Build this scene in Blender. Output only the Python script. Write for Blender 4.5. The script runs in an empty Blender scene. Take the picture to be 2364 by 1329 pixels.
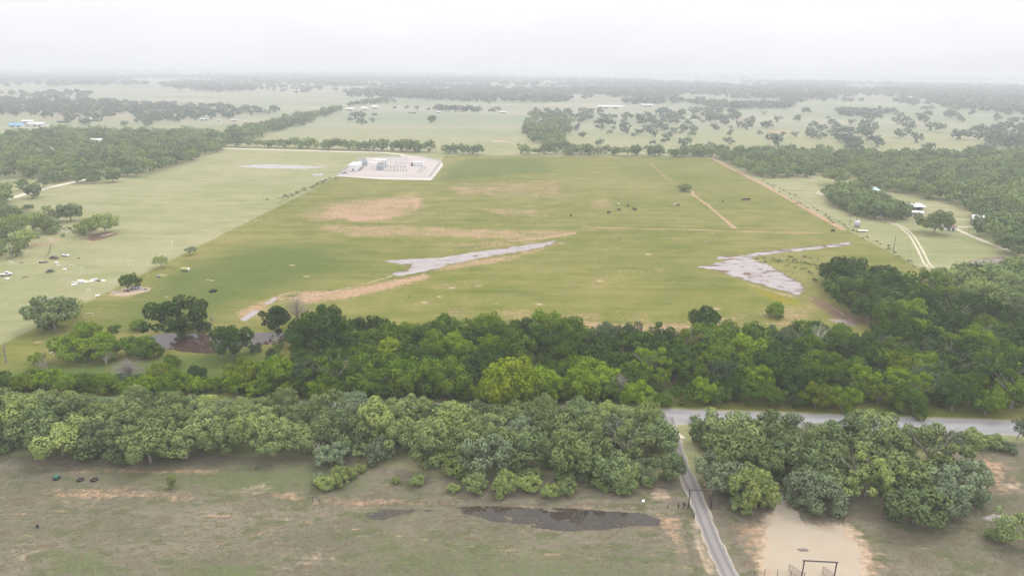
import bpy, math, random
import numpy as np
from mathutils import Matrix, Vector

# ------------------------------------------------------------------ camera, sky, sun, exposure
SC = bpy.context.scene
COL = SC.collection
W0, H0, F0 = 2364.0, 1329.0, 1577.0          # size of the photograph and its focal length in its pixels
CAM_H = 90.0
PITCH, ROLL = math.radians(17.8), math.radians(0.5)
CM = Matrix.Rotation(math.pi / 2 - PITCH, 3, 'X') @ Matrix.Rotation(ROLL, 3, 'Z')
cam_d = bpy.data.cameras.new('camera')
cam = bpy.data.objects.new('camera', cam_d)
COL.objects.link(cam)
cam_d.sensor_width = 36.0
cam_d.lens = 36.0 * F0 / W0
cam_d.clip_start, cam_d.clip_end = 1.0, 90000.0
cam.matrix_world = Matrix.Translation((0, 0, CAM_H)) @ CM.to_4x4()
SC.camera = cam

SUN_EL, SUN_AZ = math.radians(58), math.radians(50)      # azimuth from +Y towards +X
world = bpy.data.worlds.new('World')
SC.world = world
world.use_nodes = True
wn, wl = world.node_tree.nodes, world.node_tree.links
wn.clear()
w_out = wn.new('ShaderNodeOutputWorld')
w_bg = wn.new('ShaderNodeBackground')
w_bg.inputs['Strength'].default_value = 0.1
w_sky = wn.new('ShaderNodeTexSky')
w_sky.sky_type = 'NISHITA'
w_sky.sun_disc = False
w_sky.sun_elevation = SUN_EL
w_sky.sun_rotation = SUN_AZ
w_tc = wn.new('ShaderNodeTexCoord')
w_sep = wn.new('ShaderNodeSeparateXYZ')
wl.new(w_tc.outputs['Generated'], w_sep.inputs[0])
w_max = wn.new('ShaderNodeMath'); w_max.operation = 'MAXIMUM'; w_max.inputs[1].default_value = 0.0
wl.new(w_sep.outputs['Z'], w_max.inputs[0])
w_lum = wn.new('ShaderNodeMath'); w_lum.operation = 'MULTIPLY_ADD'      # overcast sky: brighter towards the zenith
w_lum.inputs[1].default_value = 1.75; w_lum.inputs[2].default_value = 1.0
wl.new(w_max.outputs[0], w_lum.inputs[0])
w_ramp = wn.new('ShaderNodeValToRGB')
w_ramp.color_ramp.elements[0].position = 0.0
w_ramp.color_ramp.elements[0].color = (0.885, 0.895, 0.945, 1)
w_ramp.color_ramp.elements[1].position = 0.085
w_ramp.color_ramp.elements[1].color = (0.90, 0.905, 0.92, 1)
wl.new(w_max.outputs[0], w_ramp.inputs[0])
w_map = wn.new('ShaderNodeMapping'); w_map.inputs['Scale'].default_value = (4, 4, 16)
wl.new(w_tc.outputs['Generated'], w_map.inputs[0])
w_noise = wn.new('ShaderNodeTexNoise'); w_noise.inputs['Scale'].default_value = 1.0; w_noise.inputs['Detail'].default_value = 4
wl.new(w_map.outputs[0], w_noise.inputs['Vector'])
w_cl = wn.new('ShaderNodeMath'); w_cl.operation = 'MULTIPLY_ADD'; w_cl.inputs[1].default_value = 0.16; w_cl.inputs[2].default_value = 0.92
wl.new(w_noise.outputs['Fac'], w_cl.inputs[0])
w_m1 = wn.new('ShaderNodeMath'); w_m1.operation = 'MULTIPLY'
wl.new(w_lum.outputs[0], w_m1.inputs[0]); wl.new(w_cl.outputs[0], w_m1.inputs[1])
w_m2 = wn.new('ShaderNodeMath'); w_m2.operation = 'MULTIPLY'; w_m2.inputs[1].default_value = 10.0
wl.new(w_m1.outputs[0], w_m2.inputs[0])
w_vm = wn.new('ShaderNodeVectorMath'); w_vm.operation = 'SCALE'
wl.new(w_ramp.outputs[0], w_vm.inputs[0]); wl.new(w_m2.outputs[0], w_vm.inputs['Scale'])
w_mix = wn.new('ShaderNodeMixRGB'); w_mix.inputs[0].default_value = 0.97       # nearly closed cloud cover over the clear sky
wl.new(w_sky.outputs[0], w_mix.inputs[1]); wl.new(w_vm.outputs[0], w_mix.inputs[2])
wl.new(w_mix.outputs[0], w_bg.inputs['Color'])
wl.new(w_bg.outputs[0], w_out.inputs['Surface'])

sun_d = bpy.data.lights.new('sun', 'SUN')
sun_d.energy = 1.5
sun_d.angle = math.radians(10)
sun_d.color = (1.0, 0.95, 0.87)
sun = bpy.data.objects.new('sun', sun_d)
COL.objects.link(sun)
sun_dir = Vector((math.sin(SUN_AZ) * math.cos(SUN_EL), math.cos(SUN_AZ) * math.cos(SUN_EL), math.sin(SUN_EL)))
sun.rotation_euler = sun_dir.to_track_quat('Z', 'Y').to_euler()
sun.location = (0, 0, 60)

SC.view_settings.view_transform = 'Standard'
SC.view_settings.look = 'None'
SC.view_settings.gamma = 1.0
SC.view_settings.exposure = 0.0
SC.view_settings.use_curve_mapping = False
SC.cycles.use_denoising = True
SC.cycles.max_bounces = 5
SC.cycles.diffuse_bounces = 2
SC.cycles.transmission_bounces = 3
SC.cycles.volume_bounces = 0

HAZE_DENSITY = 0.00030

# ------------------------------------------------------------------ geometry of the place
CMn = np.array(CM)


def P(x, y, z=0.0):
    """Point of the plane z under the pixel (x, y) of the photograph, in metres."""
    d = CMn @ np.array([(x - W0 / 2) / F0, -(y - H0 / 2) / F0, -1.0])
    t = (z - CAM_H) / d[2]
    return float(d[0] * t), float(d[1] * t)


def PP(pts, z=0.0):
    return np.array([P(x, y, z) for x, y in pts])


def ppm(X, Y, z=0.0):
    """Pixels of the photograph per metre at a point."""
    v = CMn.T @ np.array([X, Y, z - CAM_H])
    return F0 / max(-v[2], 1.0)


def pix(X, Y, z=0.0):
    v = CMn.T @ np.array([X, Y, z - CAM_H])
    return W0 / 2 + F0 * v[0] / -v[2], H0 / 2 - F0 * v[1] / -v[2]


def seg_d2(px, py, a, b):
    ax, ay = a; bx, by = b
    dx, dy = bx - ax, by - ay
    l2 = dx * dx + dy * dy + 1e-12
    t = np.clip(((px - ax) * dx + (py - ay) * dy) / l2, 0, 1)
    return (px - ax - t * dx) ** 2 + (py - ay - t * dy) ** 2


def in_poly(px, py, poly):
    ins = np.zeros(np.shape(px), bool)
    n = len(poly)
    for i in range(n):
        x1, y1 = poly[i]; x2, y2 = poly[(i + 1) % n]
        if y1 == y2:
            continue
        c = ((y1 > py) != (y2 > py)) & (px < (x2 - x1) * (py - y1) / (y2 - y1) + x1)
        ins ^= c
    return ins


def sdf(px, py, poly):
    d = np.full(np.shape(px), 1e12)
    n = len(poly)
    for i in range(n):
        d = np.minimum(d, seg_d2(px, py, poly[i], poly[(i + 1) % n]))
    d = np.sqrt(d)
    return np.where(in_poly(px, py, poly), -d, d)


def line_d(px, py, pts):
    d = np.full(np.shape(px), 1e12)
    for a, b in zip(pts[:-1], pts[1:]):
        d = np.minimum(d, seg_d2(px, py, a, b))
    return np.sqrt(d)


_rs = np.random.RandomState(7)
_lat = _rs.rand(256, 256)


def vnoise(x, y):
    """Smooth value noise with period 256, for breaking up edges."""
    xi = np.floor(x).astype(int); yi = np.floor(y).astype(int)
    fx = x - xi; fy = y - yi
    fx = fx * fx * (3 - 2 * fx); fy = fy * fy * (3 - 2 * fy)
    a = _lat[xi % 256, yi % 256]; b = _lat[(xi + 1) % 256, yi % 256]
    c = _lat[xi % 256, (yi + 1) % 256]; d = _lat[(xi + 1) % 256, (yi + 1) % 256]
    return (a * (1 - fx) + b * fx) * (1 - fy) + (c * (1 - fx) + d * fx) * fy


def fbm(x, y, o=3):
    s, a, t = 0, 1.0, 0
    for _ in range(o):
        s = s + a * vnoise(x, y); t += a
        x, y, a = x * 2.03 + 17.3, y * 2.03 + 5.1, a * 0.5
    return s / t


# ------------------------------------------------------------------ tagging and mesh helpers
def tag(o, label=None, cat=None, group=None, kind=None):
    if label: o['label'] = label
    if cat: o['category'] = cat
    if group: o['group'] = group
    if kind: o['kind'] = kind
    return o


def empty(name, loc, rz=0.0, label=None, cat=None, group=None):
    o = bpy.data.objects.new(name, None)
    COL.objects.link(o)
    o.location = loc
    o.rotation_euler = (0, 0, rz)
    o.empty_display_size = 0.5
    return tag(o, label, cat, group)


def link_mesh(name, me, mat, parent=None):
    o = bpy.data.objects.new(name, me)
    COL.objects.link(o)
    if mat is not None and len(me.materials) == 0:
        me.materials.append(mat)
    if parent is not None:
        o.parent = parent
    return o


def np_mesh(name, v, quads, attrs=None, smooth=False):
    """Mesh from an (n,3) array and an (m,k) array of polygons; attrs: {name: (domain, values)}."""
    me = bpy.data.meshes.new(name)
    v = np.asarray(v, np.float32); q = np.asarray(quads, np.int32)
    k = q.shape[1]
    me.vertices.add(len(v)); me.vertices.foreach_set('co', v.ravel())
    me.loops.add(q.size); me.loops.foreach_set('vertex_index', q.ravel())
    me.polygons.add(len(q))
    me.polygons.foreach_set('loop_start', np.arange(0, q.size, k, dtype=np.int32))
    me.polygons.foreach_set('loop_total', np.full(len(q), k, np.int32))
    if smooth:
        me.polygons.foreach_set('use_smooth', np.ones(len(q), bool))
    me.update(calc_edges=True)
    for an, (dom, val) in (attrs or {}).items():
        a = me.attributes.new(an, 'FLOAT', dom)
        a.data.foreach_set('value', np.asarray(val, np.float32))
    return me


class MB:
    """Collects boxes, tubes and prisms into one mesh."""
    def __init__(self):
        self.v, self.f = [], []

    def add(self, v, f):
        n = len(self.v)
        self.v += [tuple(p) for p in v]
        self.f += [tuple(i + n for i in q) for q in f]
        return self

    def box(self, x0, x1, y0, y1, z0, z1, rz=0.0, c=(0, 0)):
        p = [(x, y, z) for z in (z0, z1) for x, y in ((x0, y0), (x1, y0), (x1, y1), (x0, y1))]
        if rz:
            s, k = math.sin(rz), math.cos(rz)
            p = [(c[0] + (x - c[0]) * k - (y - c[1]) * s, c[1] + (x - c[0]) * s + (y - c[1]) * k, z) for x, y, z in p]
        return self.add(p, [(3, 2, 1, 0), (4, 5, 6, 7), (0, 1, 5, 4), (1, 2, 6, 5), (2, 3, 7, 6), (3, 0, 4, 7)])

    def tube(self, a, b, r0, r1=None, n=6, caps=True):
        r1 = r0 if r1 is None else r1
        a, b = Vector(a), Vector(b)
        d = (b - a)
        if d.length < 1e-6: return self
        q = d.to_track_quat('Z', 'Y')
        v = []
        for c, r in ((a, r0), (b, r1)):
            for i in range(n):
                t = 2 * math.pi * i / n
                v.append(c + q @ Vector((r * math.cos(t), r * math.sin(t), 0)))
        f = [(i, (i + 1) % n, n + (i + 1) % n, n + i) for i in range(n)]
        if caps: f += [tuple(range(n - 1, -1, -1)), tuple(range(n, 2 * n))]
        return self.add(v, f)

    def path(self, pts, r, n=5):
        for i in range(len(pts) - 1):
            self.tube(pts[i], pts[i + 1], r[i], r[i + 1], n, caps=(i == len(pts) - 2))
        return self

    def lathe(self, prof, n=12, c=(0, 0, 0), rot=None):
        v, f = [], []
        for r, z in prof:
            for i in range(n):
                t = 2 * math.pi * i / n
                p = Vector((r * math.cos(t), r * math.sin(t), z))
                if rot is not None: p = rot @ p
                v.append(p + Vector(c))
        m = len(prof)
        for k in range(m - 1):
            for i in range(n):
                f.append((k * n + i, k * n + (i + 1) % n, (k + 1) * n + (i + 1) % n, (k + 1) * n + i))
        f.append(tuple(range(n - 1, -1, -1))); f.append(tuple(range((m - 1) * n, m * n)))
        return self.add(v, f)

    def build(self, name, mat, parent=None, smooth=False, loc=None, rz=0.0):
        me = bpy.data.meshes.new(name)
        me.from_pydata(self.v, [], self.f)
        if smooth:
            me.polygons.foreach_set('use_smooth', np.ones(len(me.polygons), bool))
        me.update()
        o = link_mesh(name, me, mat, parent)
        if loc is not None: o.location = loc
        o.rotation_euler = (0, 0, rz)
        return o


# ------------------------------------------------------------------ materials
def new_mat(name):
    m = bpy.data.materials.new(name)
    m.use_nodes = True
    m.node_tree.nodes.clear()
    out = m.node_tree.nodes.new('ShaderNodeOutputMaterial')
    return m, m.node_tree.nodes, m.node_tree.links, out


class NG:
    """Tiny node-graph helper."""
    def __init__(self, name):
        self.m, self.n, self.l, self.out = new_mat(name)

    def node(self, t, **kw):
        n = self.n.new(t)
        for k, v in kw.items():
            setattr(n, k, v)
        return n

    def plug(self, sock, v):
        if hasattr(v, 'is_output'): self.l.new(v, sock)
        else: sock.default_value = v

    def math(self, op, a, b=0.0, c=0.0, clamp=False):
        n = self.node('ShaderNodeMath', operation=op, use_clamp=clamp)
        for i, x in enumerate((a, b, c)):
            self.plug(n.inputs[i], x)
        return n.outputs[0]

    def mix(self, f, a, b, mode='MIX'):
        n = self.node('ShaderNodeMixRGB', blend_type=mode)
        self.plug(n.inputs[0], f)
        for i, x in ((1, a), (2, b)):
            self.plug(n.inputs[i], (*x, 1) if isinstance(x, tuple) and len(x) == 3 else x)
        return n.outputs[0]

    def attr(self, name):
        return self.node('ShaderNodeAttribute', attribute_name=name).outputs['Fac']

    def pos(self, sx=1, sy=1, sz=1):
        g = self.node('ShaderNodeNewGeometry')
        mp = self.node('ShaderNodeMapping')
        mp.inputs['Scale'].default_value = (sx, sy, sz)
        self.l.new(g.outputs['Position'], mp.inputs[0])
        return mp.outputs[0]

    def noise(self, vec, scale=1.0, detail=3.0, rough=0.55):
        n = self.node('ShaderNodeTexNoise')
        n.inputs['Scale'].default_value = scale
        n.inputs['Detail'].default_value = detail
        n.inputs['Roughness'].default_value = rough
        self.l.new(vec, n.inputs['Vector'])
        return n.outputs['Fac']

    def step(self, x, lo, hi):
        n = self.node('ShaderNodeMapRange', interpolation_type='SMOOTHSTEP')
        self.plug(n.inputs['Value'], x)
        n.inputs['From Min'].default_value = lo; n.inputs['From Max'].default_value = hi
        return n.outputs[0]

    def surf(self, color, rough=0.9, spec=0.2, bump=None, metal=0.0, strength=0.5, dist=0.1):
        b = self.node('ShaderNodeBsdfPrincipled')
        self.plug(b.inputs['Base Color'], (*color, 1) if isinstance(color, tuple) and len(color) == 3 else color)
        self.plug(b.inputs['Roughness'], rough)
        b.inputs['Specular IOR Level'].default_value = spec
        b.inputs['Metallic'].default_value = metal
        if bump is not None:
            bn = self.node('ShaderNodeBump')
            bn.inputs['Strength'].default_value = strength
            bn.inputs['Distance'].default_value = dist
            self.l.new(bump, bn.inputs['Height'])
            self.l.new(bn.outputs[0], b.inputs['Normal'])
        self.l.new(b.outputs[0], self.out.inputs['Surface'])
        return self.m


_simple = {}


def paint(name, col, rough=0.7, spec=0.3, metal=0.0, var=0.25, scale=1.5):
    """A plain coloured surface with grain and wear."""
    if name in _simple: return _simple[name]
    g = NG(name)
    tc = g.node('ShaderNodeTexCoord').outputs['Object']
    n = g.noise(tc, scale, 4)
    c = g.mix(n, tuple(x * (1 - var) for x in col), tuple(min(1, x * (1 + var)) for x in col))
    _simple[name] = g.surf(c, rough, spec, metal=metal)
    return _simple[name]


def leaf_mat(name, col, lime=None, trans=0.12, lo=0.72, hi=1.28):
    g = NG(name)
    t = g.attr('tint')
    oi = g.node('ShaderNodeObjectInfo').outputs['Random']
    lime = lime or tuple(x * k for x, k in zip(col, (1.7, 1.45, 1.1)))
    c = g.mix(g.step(t, 0.45, 1.0), col, lime)
    k = g.math('ADD', g.math('MULTIPLY', oi, (hi - lo)), lo)
    cc = g.node('ShaderNodeVectorMath', operation='SCALE')
    g.l.new(c, cc.inputs[0]); g.l.new(k, cc.inputs['Scale'])
    d = g.node('ShaderNodeBsdfDiffuse'); g.l.new(cc.outputs[0], d.inputs['Color'])
    tr = g.node('ShaderNodeBsdfTranslucent'); g.l.new(cc.outputs[0], tr.inputs['Color'])
    ms = g.node('ShaderNodeMixShader'); ms.inputs[0].default_value = trans
    g.l.new(d.outputs[0], ms.inputs[1]); g.l.new(tr.outputs[0], ms.inputs[2])
    g.l.new(ms.outputs[0], g.out.inputs['Surface'])
    return g.m


LEAF = {
    'dark': leaf_mat('leaves_dark_green', (0.034, 0.070, 0.010), (0.058, 0.108, 0.014)),
    'mid': leaf_mat('leaves_mid_green', (0.066, 0.118, 0.011), (0.125, 0.188, 0.016)),
    'lime': leaf_mat('leaves_lime_green', (0.120, 0.195, 0.012), (0.185, 0.255, 0.016)),
    'gold': leaf_mat('leaves_golden_green', (0.135, 0.185, 0.011), (0.205, 0.235, 0.014)),
    'grey': leaf_mat('leaves_grey_green', (0.070, 0.105, 0.045), (0.105, 0.140, 0.058)),
    'paledark': leaf_mat('leaves_veiled_dark_green', (0.120, 0.162, 0.066), (0.178, 0.225, 0.086)),  # pale greens: the whitish veil outside the lot is mixed into the leaf colour
    'palemid': leaf_mat('leaves_veiled_mid_green', (0.172, 0.220, 0.080), (0.235, 0.285, 0.098)),
    'palelime': leaf_mat('leaves_veiled_lime_green', (0.210, 0.262, 0.080), (0.270, 0.315, 0.092)),
    'palegrey': leaf_mat('leaves_veiled_grey_green', (0.150, 0.190, 0.105), (0.195, 0.240, 0.125)),
}
BARK = paint('bark', (0.25, 0.22, 0.19), 0.95, 0.1)
DEADWOOD = paint('dead_wood', (0.27, 0.24, 0.22), 0.95, 0.1)
PALEDEAD = paint('pale_dead_wood', (0.42, 0.38, 0.34), 0.95, 0.1)

# ------------------------------------------------------------------ ground
def grow(a, step, end, k):
    out = []
    while a < end:
        step *= k
        a += step
        out.append(a)
    return out


xs_f = np.arange(-270, 270.1, 1.5)
xr = grow(270, 1.5, 27000, 1.13)
gx = np.array([-v for v in reversed(xr)] + list(xs_f) + xr)
gy = list(np.arange(92, 232, 1.0)) + list(np.arange(232, 430, 1.8)) + list(np.arange(430, 900, 3.6))
gy = np.array([-27000, -9000, -3000, -1000, -300, -60, 20, 60, 78, 86] + gy + grow(gy[-1], 3.6, 27000, 1.06))
GX, GY = np.meshgrid(gx, gy)
GX, GY = GX.ravel(), GY.ravel()

LAYERS = {k: np.zeros(len(GX)) for k in ('inside', 'dry', 'red', 'pale', 'lush', 'mud', 'weed')}


def area(layer, pts, feather=4.0, s=1.0, z=0.0):
    """A patch of one ground cover; 0.5 on its edge, fading over the feather in metres."""
    poly = PP(pts, z)
    x0, y0 = poly.min(0) - feather * 2; x1, y1 = poly.max(0) + feather * 2
    ix = np.where((GX > x0) & (GX < x1) & (GY > y0) & (GY < y1))[0]
    if len(ix) == 0: return
    m = np.clip(0.5 - sdf(GX[ix], GY[ix], poly) / (2 * feather), 0, 1) * s
    LAYERS[layer][ix] = np.maximum(LAYERS[layer][ix], m)


def track(layer, pts, width, feather=1.0, s=1.0):
    line = PP(pts)
    x0, y0 = line.min(0) - width * 2 - feather; x1, y1 = line.max(0) + width * 2 + feather
    ix = np.where((GX > x0) & (GX < x1) & (GY > y0) & (GY < y1))[0]
    m = np.clip(0.5 - (line_d(GX[ix], GY[ix], line) - width / 2) / (2 * feather), 0, 1) * s
    LAYERS[layer][ix] = np.maximum(LAYERS[layer][ix], m)


def spots(layer, pts, r=1.5, s=1.0):
    for x, y in pts:
        c = P(x, y)
        ix = np.where((abs(GX - c[0]) < r * 3) & (abs(GY - c[1]) < r * 3))[0]
        m = np.clip(1.0 - np.hypot(GX[ix] - c[0], GY[ix] - c[1]) / (2 * r), 0, 1) * s
        LAYERS[layer][ix] = np.maximum(LAYERS[layer][ix], m)


area('inside', [(-400, 985), (0, 797), (230, 683), (500, 548), (780, 408), (994, 414), (1028, 358), (1270, 360), (1640, 364), (2364, 746), (2700, 905),
                (2700, 985), (2364, 968), (1467, 937), (0, 911), (-400, 903)], 0.8)
area('dry', [(-900, 1050), (300, 1050), (620, 1050), (800, 1060), (1000, 1100), (1500, 1090), (1700, 1120), (2100, 1110), (2230, 1020), (3200, 1030),
             (3200, 1329), (2600, 1900), (-300, 1900), (-900, 1329)], 4)
# bare reddish soil and tracks in the pasture
area('red', [(670, 500), (720, 465), (880, 448), (1010, 440), (1010, 500), (900, 522), (700, 520)], 24, 0.62)
area('red', [(695, 500), (735, 478), (800, 470), (880, 463), (940, 448), (985, 456), (975, 482), (930, 497), (915, 510), (830, 514), (735, 512)], 12, 0.68)
area('red', [(930, 452), (985, 456), (980, 484), (945, 488)], 6, 0.74)
area('red', [(760, 498), (900, 494), (925, 508), (800, 514)], 7, 0.78)
area('red', [(1090, 480), (1300, 478), (1316, 512), (1110, 505)], 14, 0.52)
area('red', [(660, 440), (720, 420), (790, 430), (700, 470)], 12, 0.42)
area('red', [(700, 518), (900, 519), (1100, 525), (1320, 530), (1320, 546), (1220, 560), (1000, 548), (810, 552)], 7, 0.56)
track('red', [(640, 519), (800, 519), (960, 524)], 2.5, 2, 0.75)
track('red', [(1180, 556), (1250, 551), (1325, 537)], 5, 3, 0.85)
track('red', [(1345, 524), (1500, 528), (1620, 531), (1700, 534), (1900, 538)], 3.0, 1.6, 0.86)
track('red', [(1360, 530), (1560, 534), (1650, 538)], 1.5, 1.2, 0.6)
track('red', [(1488, 366), (1520, 395), (1548, 418), (1570, 430)], 3.0, 1.8, 0.74)
track('red', [(1598, 440), (1600, 450), (1635, 474), (1665, 500), (1697, 527)], 3.4, 1.6, 0.9)
track('red', [(1640, 364), (1690, 390), (1760, 425), (1850, 475), (1948, 530)], 5.0, 2.0, 0.9)
track('red', [(1330, 628), (1450, 625), (1600, 618)], 2.2, 2.5, 0.55)
track('pale', [(640, 690), (720, 684), (790, 668), (860, 650), (915, 634), (985, 624)], 2.4, 2.0, 0.80)
area('red', [(640, 692), (700, 670), (780, 668), (880, 650), (985, 628), (1010, 640), (900, 668), (820, 690), (700, 706)], 4, 0.72)
area('red', [(530, 722), (640, 676), (680, 668), (720, 672), (640, 695), (590, 735), (545, 745)], 3, 0.62)
area('red', [(980, 610), (1180, 585), (1300, 552), (1322, 560), (1180, 605), (1000, 632)], 5, 0.6)
area('red', [(1000, 700), (1260, 705), (1400, 718), (1560, 730), (1900, 690), (1940, 715), (1880, 748), (1560, 760), (1300, 748), (1000, 735)], 9, 0.50)
area('red', [(1220, 725), (1330, 735), (1480, 745), (1600, 742), (1760, 745), (1850, 735), (1860, 750), (1500, 768), (1220, 750)], 4, 0.68)
area('red', [(1010, 420), (1320, 410), (1340, 470), (1000, 450)], 16, 0.52)
area('red', [(1340, 460), (1420, 455), (1430, 480), (1350, 485)], 8, 0.5)
area('red', [(1320, 610), (1560, 600), (1600, 640), (1340, 650)], 14, 0.42)
area('red', [(1000, 560), (1180, 548), (1320, 560), (1100, 580)], 8, 0.5)
area('red', [(940, 640), (1120, 640), (1130, 675), (960, 680)], 10, 0.36)
area('mud', [(1845, 672), (1900, 688), (1950, 712), (1998, 738), (2030, 752), (1960, 752), (1905, 728), (1870, 700)], 3.0, 0.72)
track('pale', [(1855, 682), (1910, 702), (1955, 730), (1975, 745)], 2.4, 1.6, 0.62)
area('mud', [(1860, 640), (1895, 650), (1960, 690), (2000, 735), (1960, 720), (1890, 680)], 4, 0.40)
area('pale', [(1720, 650), (1790, 668), (1850, 686), (1830, 692), (1750, 668), (1700, 648)], 2, 0.55)
spots('pale', [(1043, 664), (1105, 660), (1015, 685), (1440, 555), (1497, 587), (1645, 537), (1630, 557), (1655, 713), (1145, 700),
               (1385, 648), (1803, 600), (708, 638), (675, 612), (1243, 702), (980, 698)], 1.9, 0.85)
area('weed', [(1690, 640), (1760, 662), (1850, 690), (1870, 712), (1800, 708), (1740, 680)], 5, 0.75)
area('weed', [(1640, 592), (1720, 582), (1760, 578), (1740, 588), (1660, 600)], 4, 0.6)
area('weed', [(1850, 520), (1960, 548), (1880, 556), (1760, 546)], 9, 0.4)
area('weed', [(2010, 590), (2100, 620), (2120, 640), (2060, 630), (2000, 605)], 5, 0.4)
area('lush', [(120, 790), (330, 640), (560, 560), (800, 560), (860, 620), (620, 690), (520, 750), (300, 770)], 20, 0.62)
area('lush', [(1070, 366), (1270, 364), (1290, 400), (1200, 405), (1000, 420), (1030, 380)], 12, 0.55)
area('lush', [(-100, 860), (600, 800), (700, 850), (560, 900), (-100, 905)], 6, 0.7)
area('lush', [(1190, 830), (1300, 830), (1290, 860), (1200, 850)], 3, 0.7)
area('lush', [(1460, 890), (1560, 890), (1570, 935), (1450, 930)], 3, 0.8)
area('lush', [(1880, 800), (2000, 800), (2010, 850), (1900, 850)], 3, 0.6)
area('lush', [(1860, 625), (1950, 660), (1990, 720), (1900, 680)], 5, 0.5)
area('mud', [(600, 775), (900, 740), (1400, 770), (2000, 780), (2364, 860), (2364, 962), (1600, 930), (1480, 880), (1100, 850), (700, 830)], 6, 0.44)
area('mud', [(-200, 918), (1560, 945), (1580, 1080), (1000, 1080), (700, 1030), (-200, 1040)], 4, 0.44)
area('mud', [(1600, 960), (2180, 990), (2210, 1160), (1900, 1150), (1640, 1100)], 3, 0.5)
track('lush', [(700, 514), (900, 516), (1100, 521), (1330, 527)], 2.0, 1.5, 0.85)
track('lush', [(640, 470), (700, 440), (780, 410)], 5, 4, 0.6)
# left of the boundary: yard with bare spots
area('mud', [(195, 552), (215, 540), (262, 534), (274, 540), (240, 552), (215, 558)], 1.2, 0.95)
area('pale', [(228, 543), (262, 535), (270, 539), (240, 546)], 1.2, 0.8)
area('red', [(185, 556), (230, 552), (262, 552), (190, 566)], 3, 0.6)
area('red', [(108, 557), (140, 548), (145, 553), (115, 561)], 1.0, 0.85)
area('red', [(45, 560), (120, 560), (125, 568), (45, 566)], 1.5, 0.6)
area('pale', [(248, 680), (275, 668), (300, 660), (352, 664), (345, 672), (310, 680), (280, 684)], 1.2, 0.9)
area('red', [(230, 684), (300, 655), (360, 662), (300, 690)], 3, 0.6)
area('pale', [(192, 672), (205, 662), (216, 671)], 1.0, 0.8)
spots('red', [(88, 665), (140, 668), (185, 508), (230, 712), (85, 790), (120, 790), (343, 636)], 1.4, 0.9)
spots('pale', [(370, 634), (380, 636), (385, 684), (480, 646), (490, 648)], 1.6, 0.85)
area('red', [(560, 380), (740, 384), (760, 392), (540, 390)], 5, 0.35)
area('pale', [(1130, 322), (1180, 326), (1200, 332), (1130, 328)], 7, 0.7)
area('red', [(1775, 300), (1830, 302), (1830, 308), (1775, 306)], 8, 0.8)
area('red', [(0, 262), (60, 258), (420, 268), (420, 278), (60, 276), (0, 276)], 22, 0.5)
area('red', [(2130, 435), (2200, 440), (2260, 470), (2200, 455)], 6, 0.45)
area('red', [(2060, 540), (2364, 560), (2364, 596), (2250, 600)], 18, 0.34)
area('mud', [(2230, 604), (2270, 594), (2340, 592), (2300, 612), (2250, 616)], 1.5, 0.8)
W_A = [(888, 603), (935, 597), (1010, 596), (1080, 584), (1180, 571), (1287, 555), (1272, 566), (1180, 585), (1100, 597), (1050, 608), (985, 626), (920, 637), (903, 632), (942, 622), (950, 613), (915, 608)]
W_B = [(1606, 617), (1645, 609), (1690, 598), (1650, 598), (1665, 591), (1720, 589), (1760, 580), (1850, 571), (1966, 558), (1958, 566), (1850, 579), (1780, 586), (1728, 597), (1765, 607), (1800, 626), (1850, 654),
       (1858, 668), (1843, 682), (1800, 670), (1740, 652), (1690, 636), (1650, 623)]
for w_ in (W_A, W_B):
    area('mud', w_, 3.0, 1.25)
track('pale', [(1700, 645), (1745, 660), (1800, 678), (1850, 690)], 2.0, 1.5, 0.6)
# foreground: dry field, its bare bands and damp ground
area('red', [(100, 1128), (230, 1122), (320, 1134), (440, 1140), (440, 1155), (330, 1150), (120, 1152)], 4, 0.86)
area('red', [(150, 1082), (300, 1080), (520, 1085), (500, 1093), (150, 1092)], 2.2, 0.85)
area('red', [(520, 1130), (690, 1130), (720, 1160), (690, 1162), (620, 1150)], 3, 0.82)
area('pale', [(560, 1118), (625, 1112), (630, 1135), (560, 1135)], 3, 0.7)
area('red', [(700, 1150), (900, 1150), (1200, 1160), (1480, 1172), (1480, 1178), (1200, 1168), (720, 1166)], 2.0, 0.72)
area('pale', [(1480, 1130), (1545, 1120), (1560, 1160), (1500, 1160)], 2.0, 0.68)
area('red', [(1500, 1175), (1570, 1190), (1600, 1290), (1570, 1290), (1530, 1220)], 2.5, 0.7)
area('pale', [(1585, 1190), (1610, 1190), (1660, 1320), (1630, 1329), (1600, 1250)], 1.2, 0.72)
area('pale', [(1640, 1180), (1660, 1190), (1710, 1290), (1690, 1270)], 1.2, 0.66)
area('red', [(1675, 1195), (1780, 1180), (1800, 1329), (1740, 1329), (1700, 1260)], 4, 0.62)
area('pale', [(1745, 1190), (1800, 1160), (1860, 1200), (1975, 1205), (2012, 1262), (2030, 1400), (1740, 1400)], 2.4, 0.8)
area('red', [(1900, 1205), (1990, 1215), (2035, 1270), (2060, 1400), (1980, 1400), (1960, 1250)], 3.5, 0.66)
area('red', [(1620, 1095), (1650, 1120), (1650, 1150), (1625, 1130)], 1.2, 0.8)
area('red', [(2230, 1040), (2364, 1060), (2364, 1140), (2260, 1150), (2210, 1090)], 6, 0.66)
area('pale', [(2300, 1110), (2364, 1112), (2364, 1140), (2310, 1125)], 1.6, 0.7)
area('mud', [(2160, 1195), (2260, 1190), (2300, 1210), (2290, 1240), (2230, 1225)], 3, 0.6)
area('mud', [(2040, 1210), (2085, 1230), (2100, 1400), (2060, 1400), (2020, 1260)], 2, 0.42)
area('mud', [(1130, 1170), (1530, 1185), (1560, 1215), (1500, 1230), (1300, 1232)], 2, 0.45)
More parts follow.
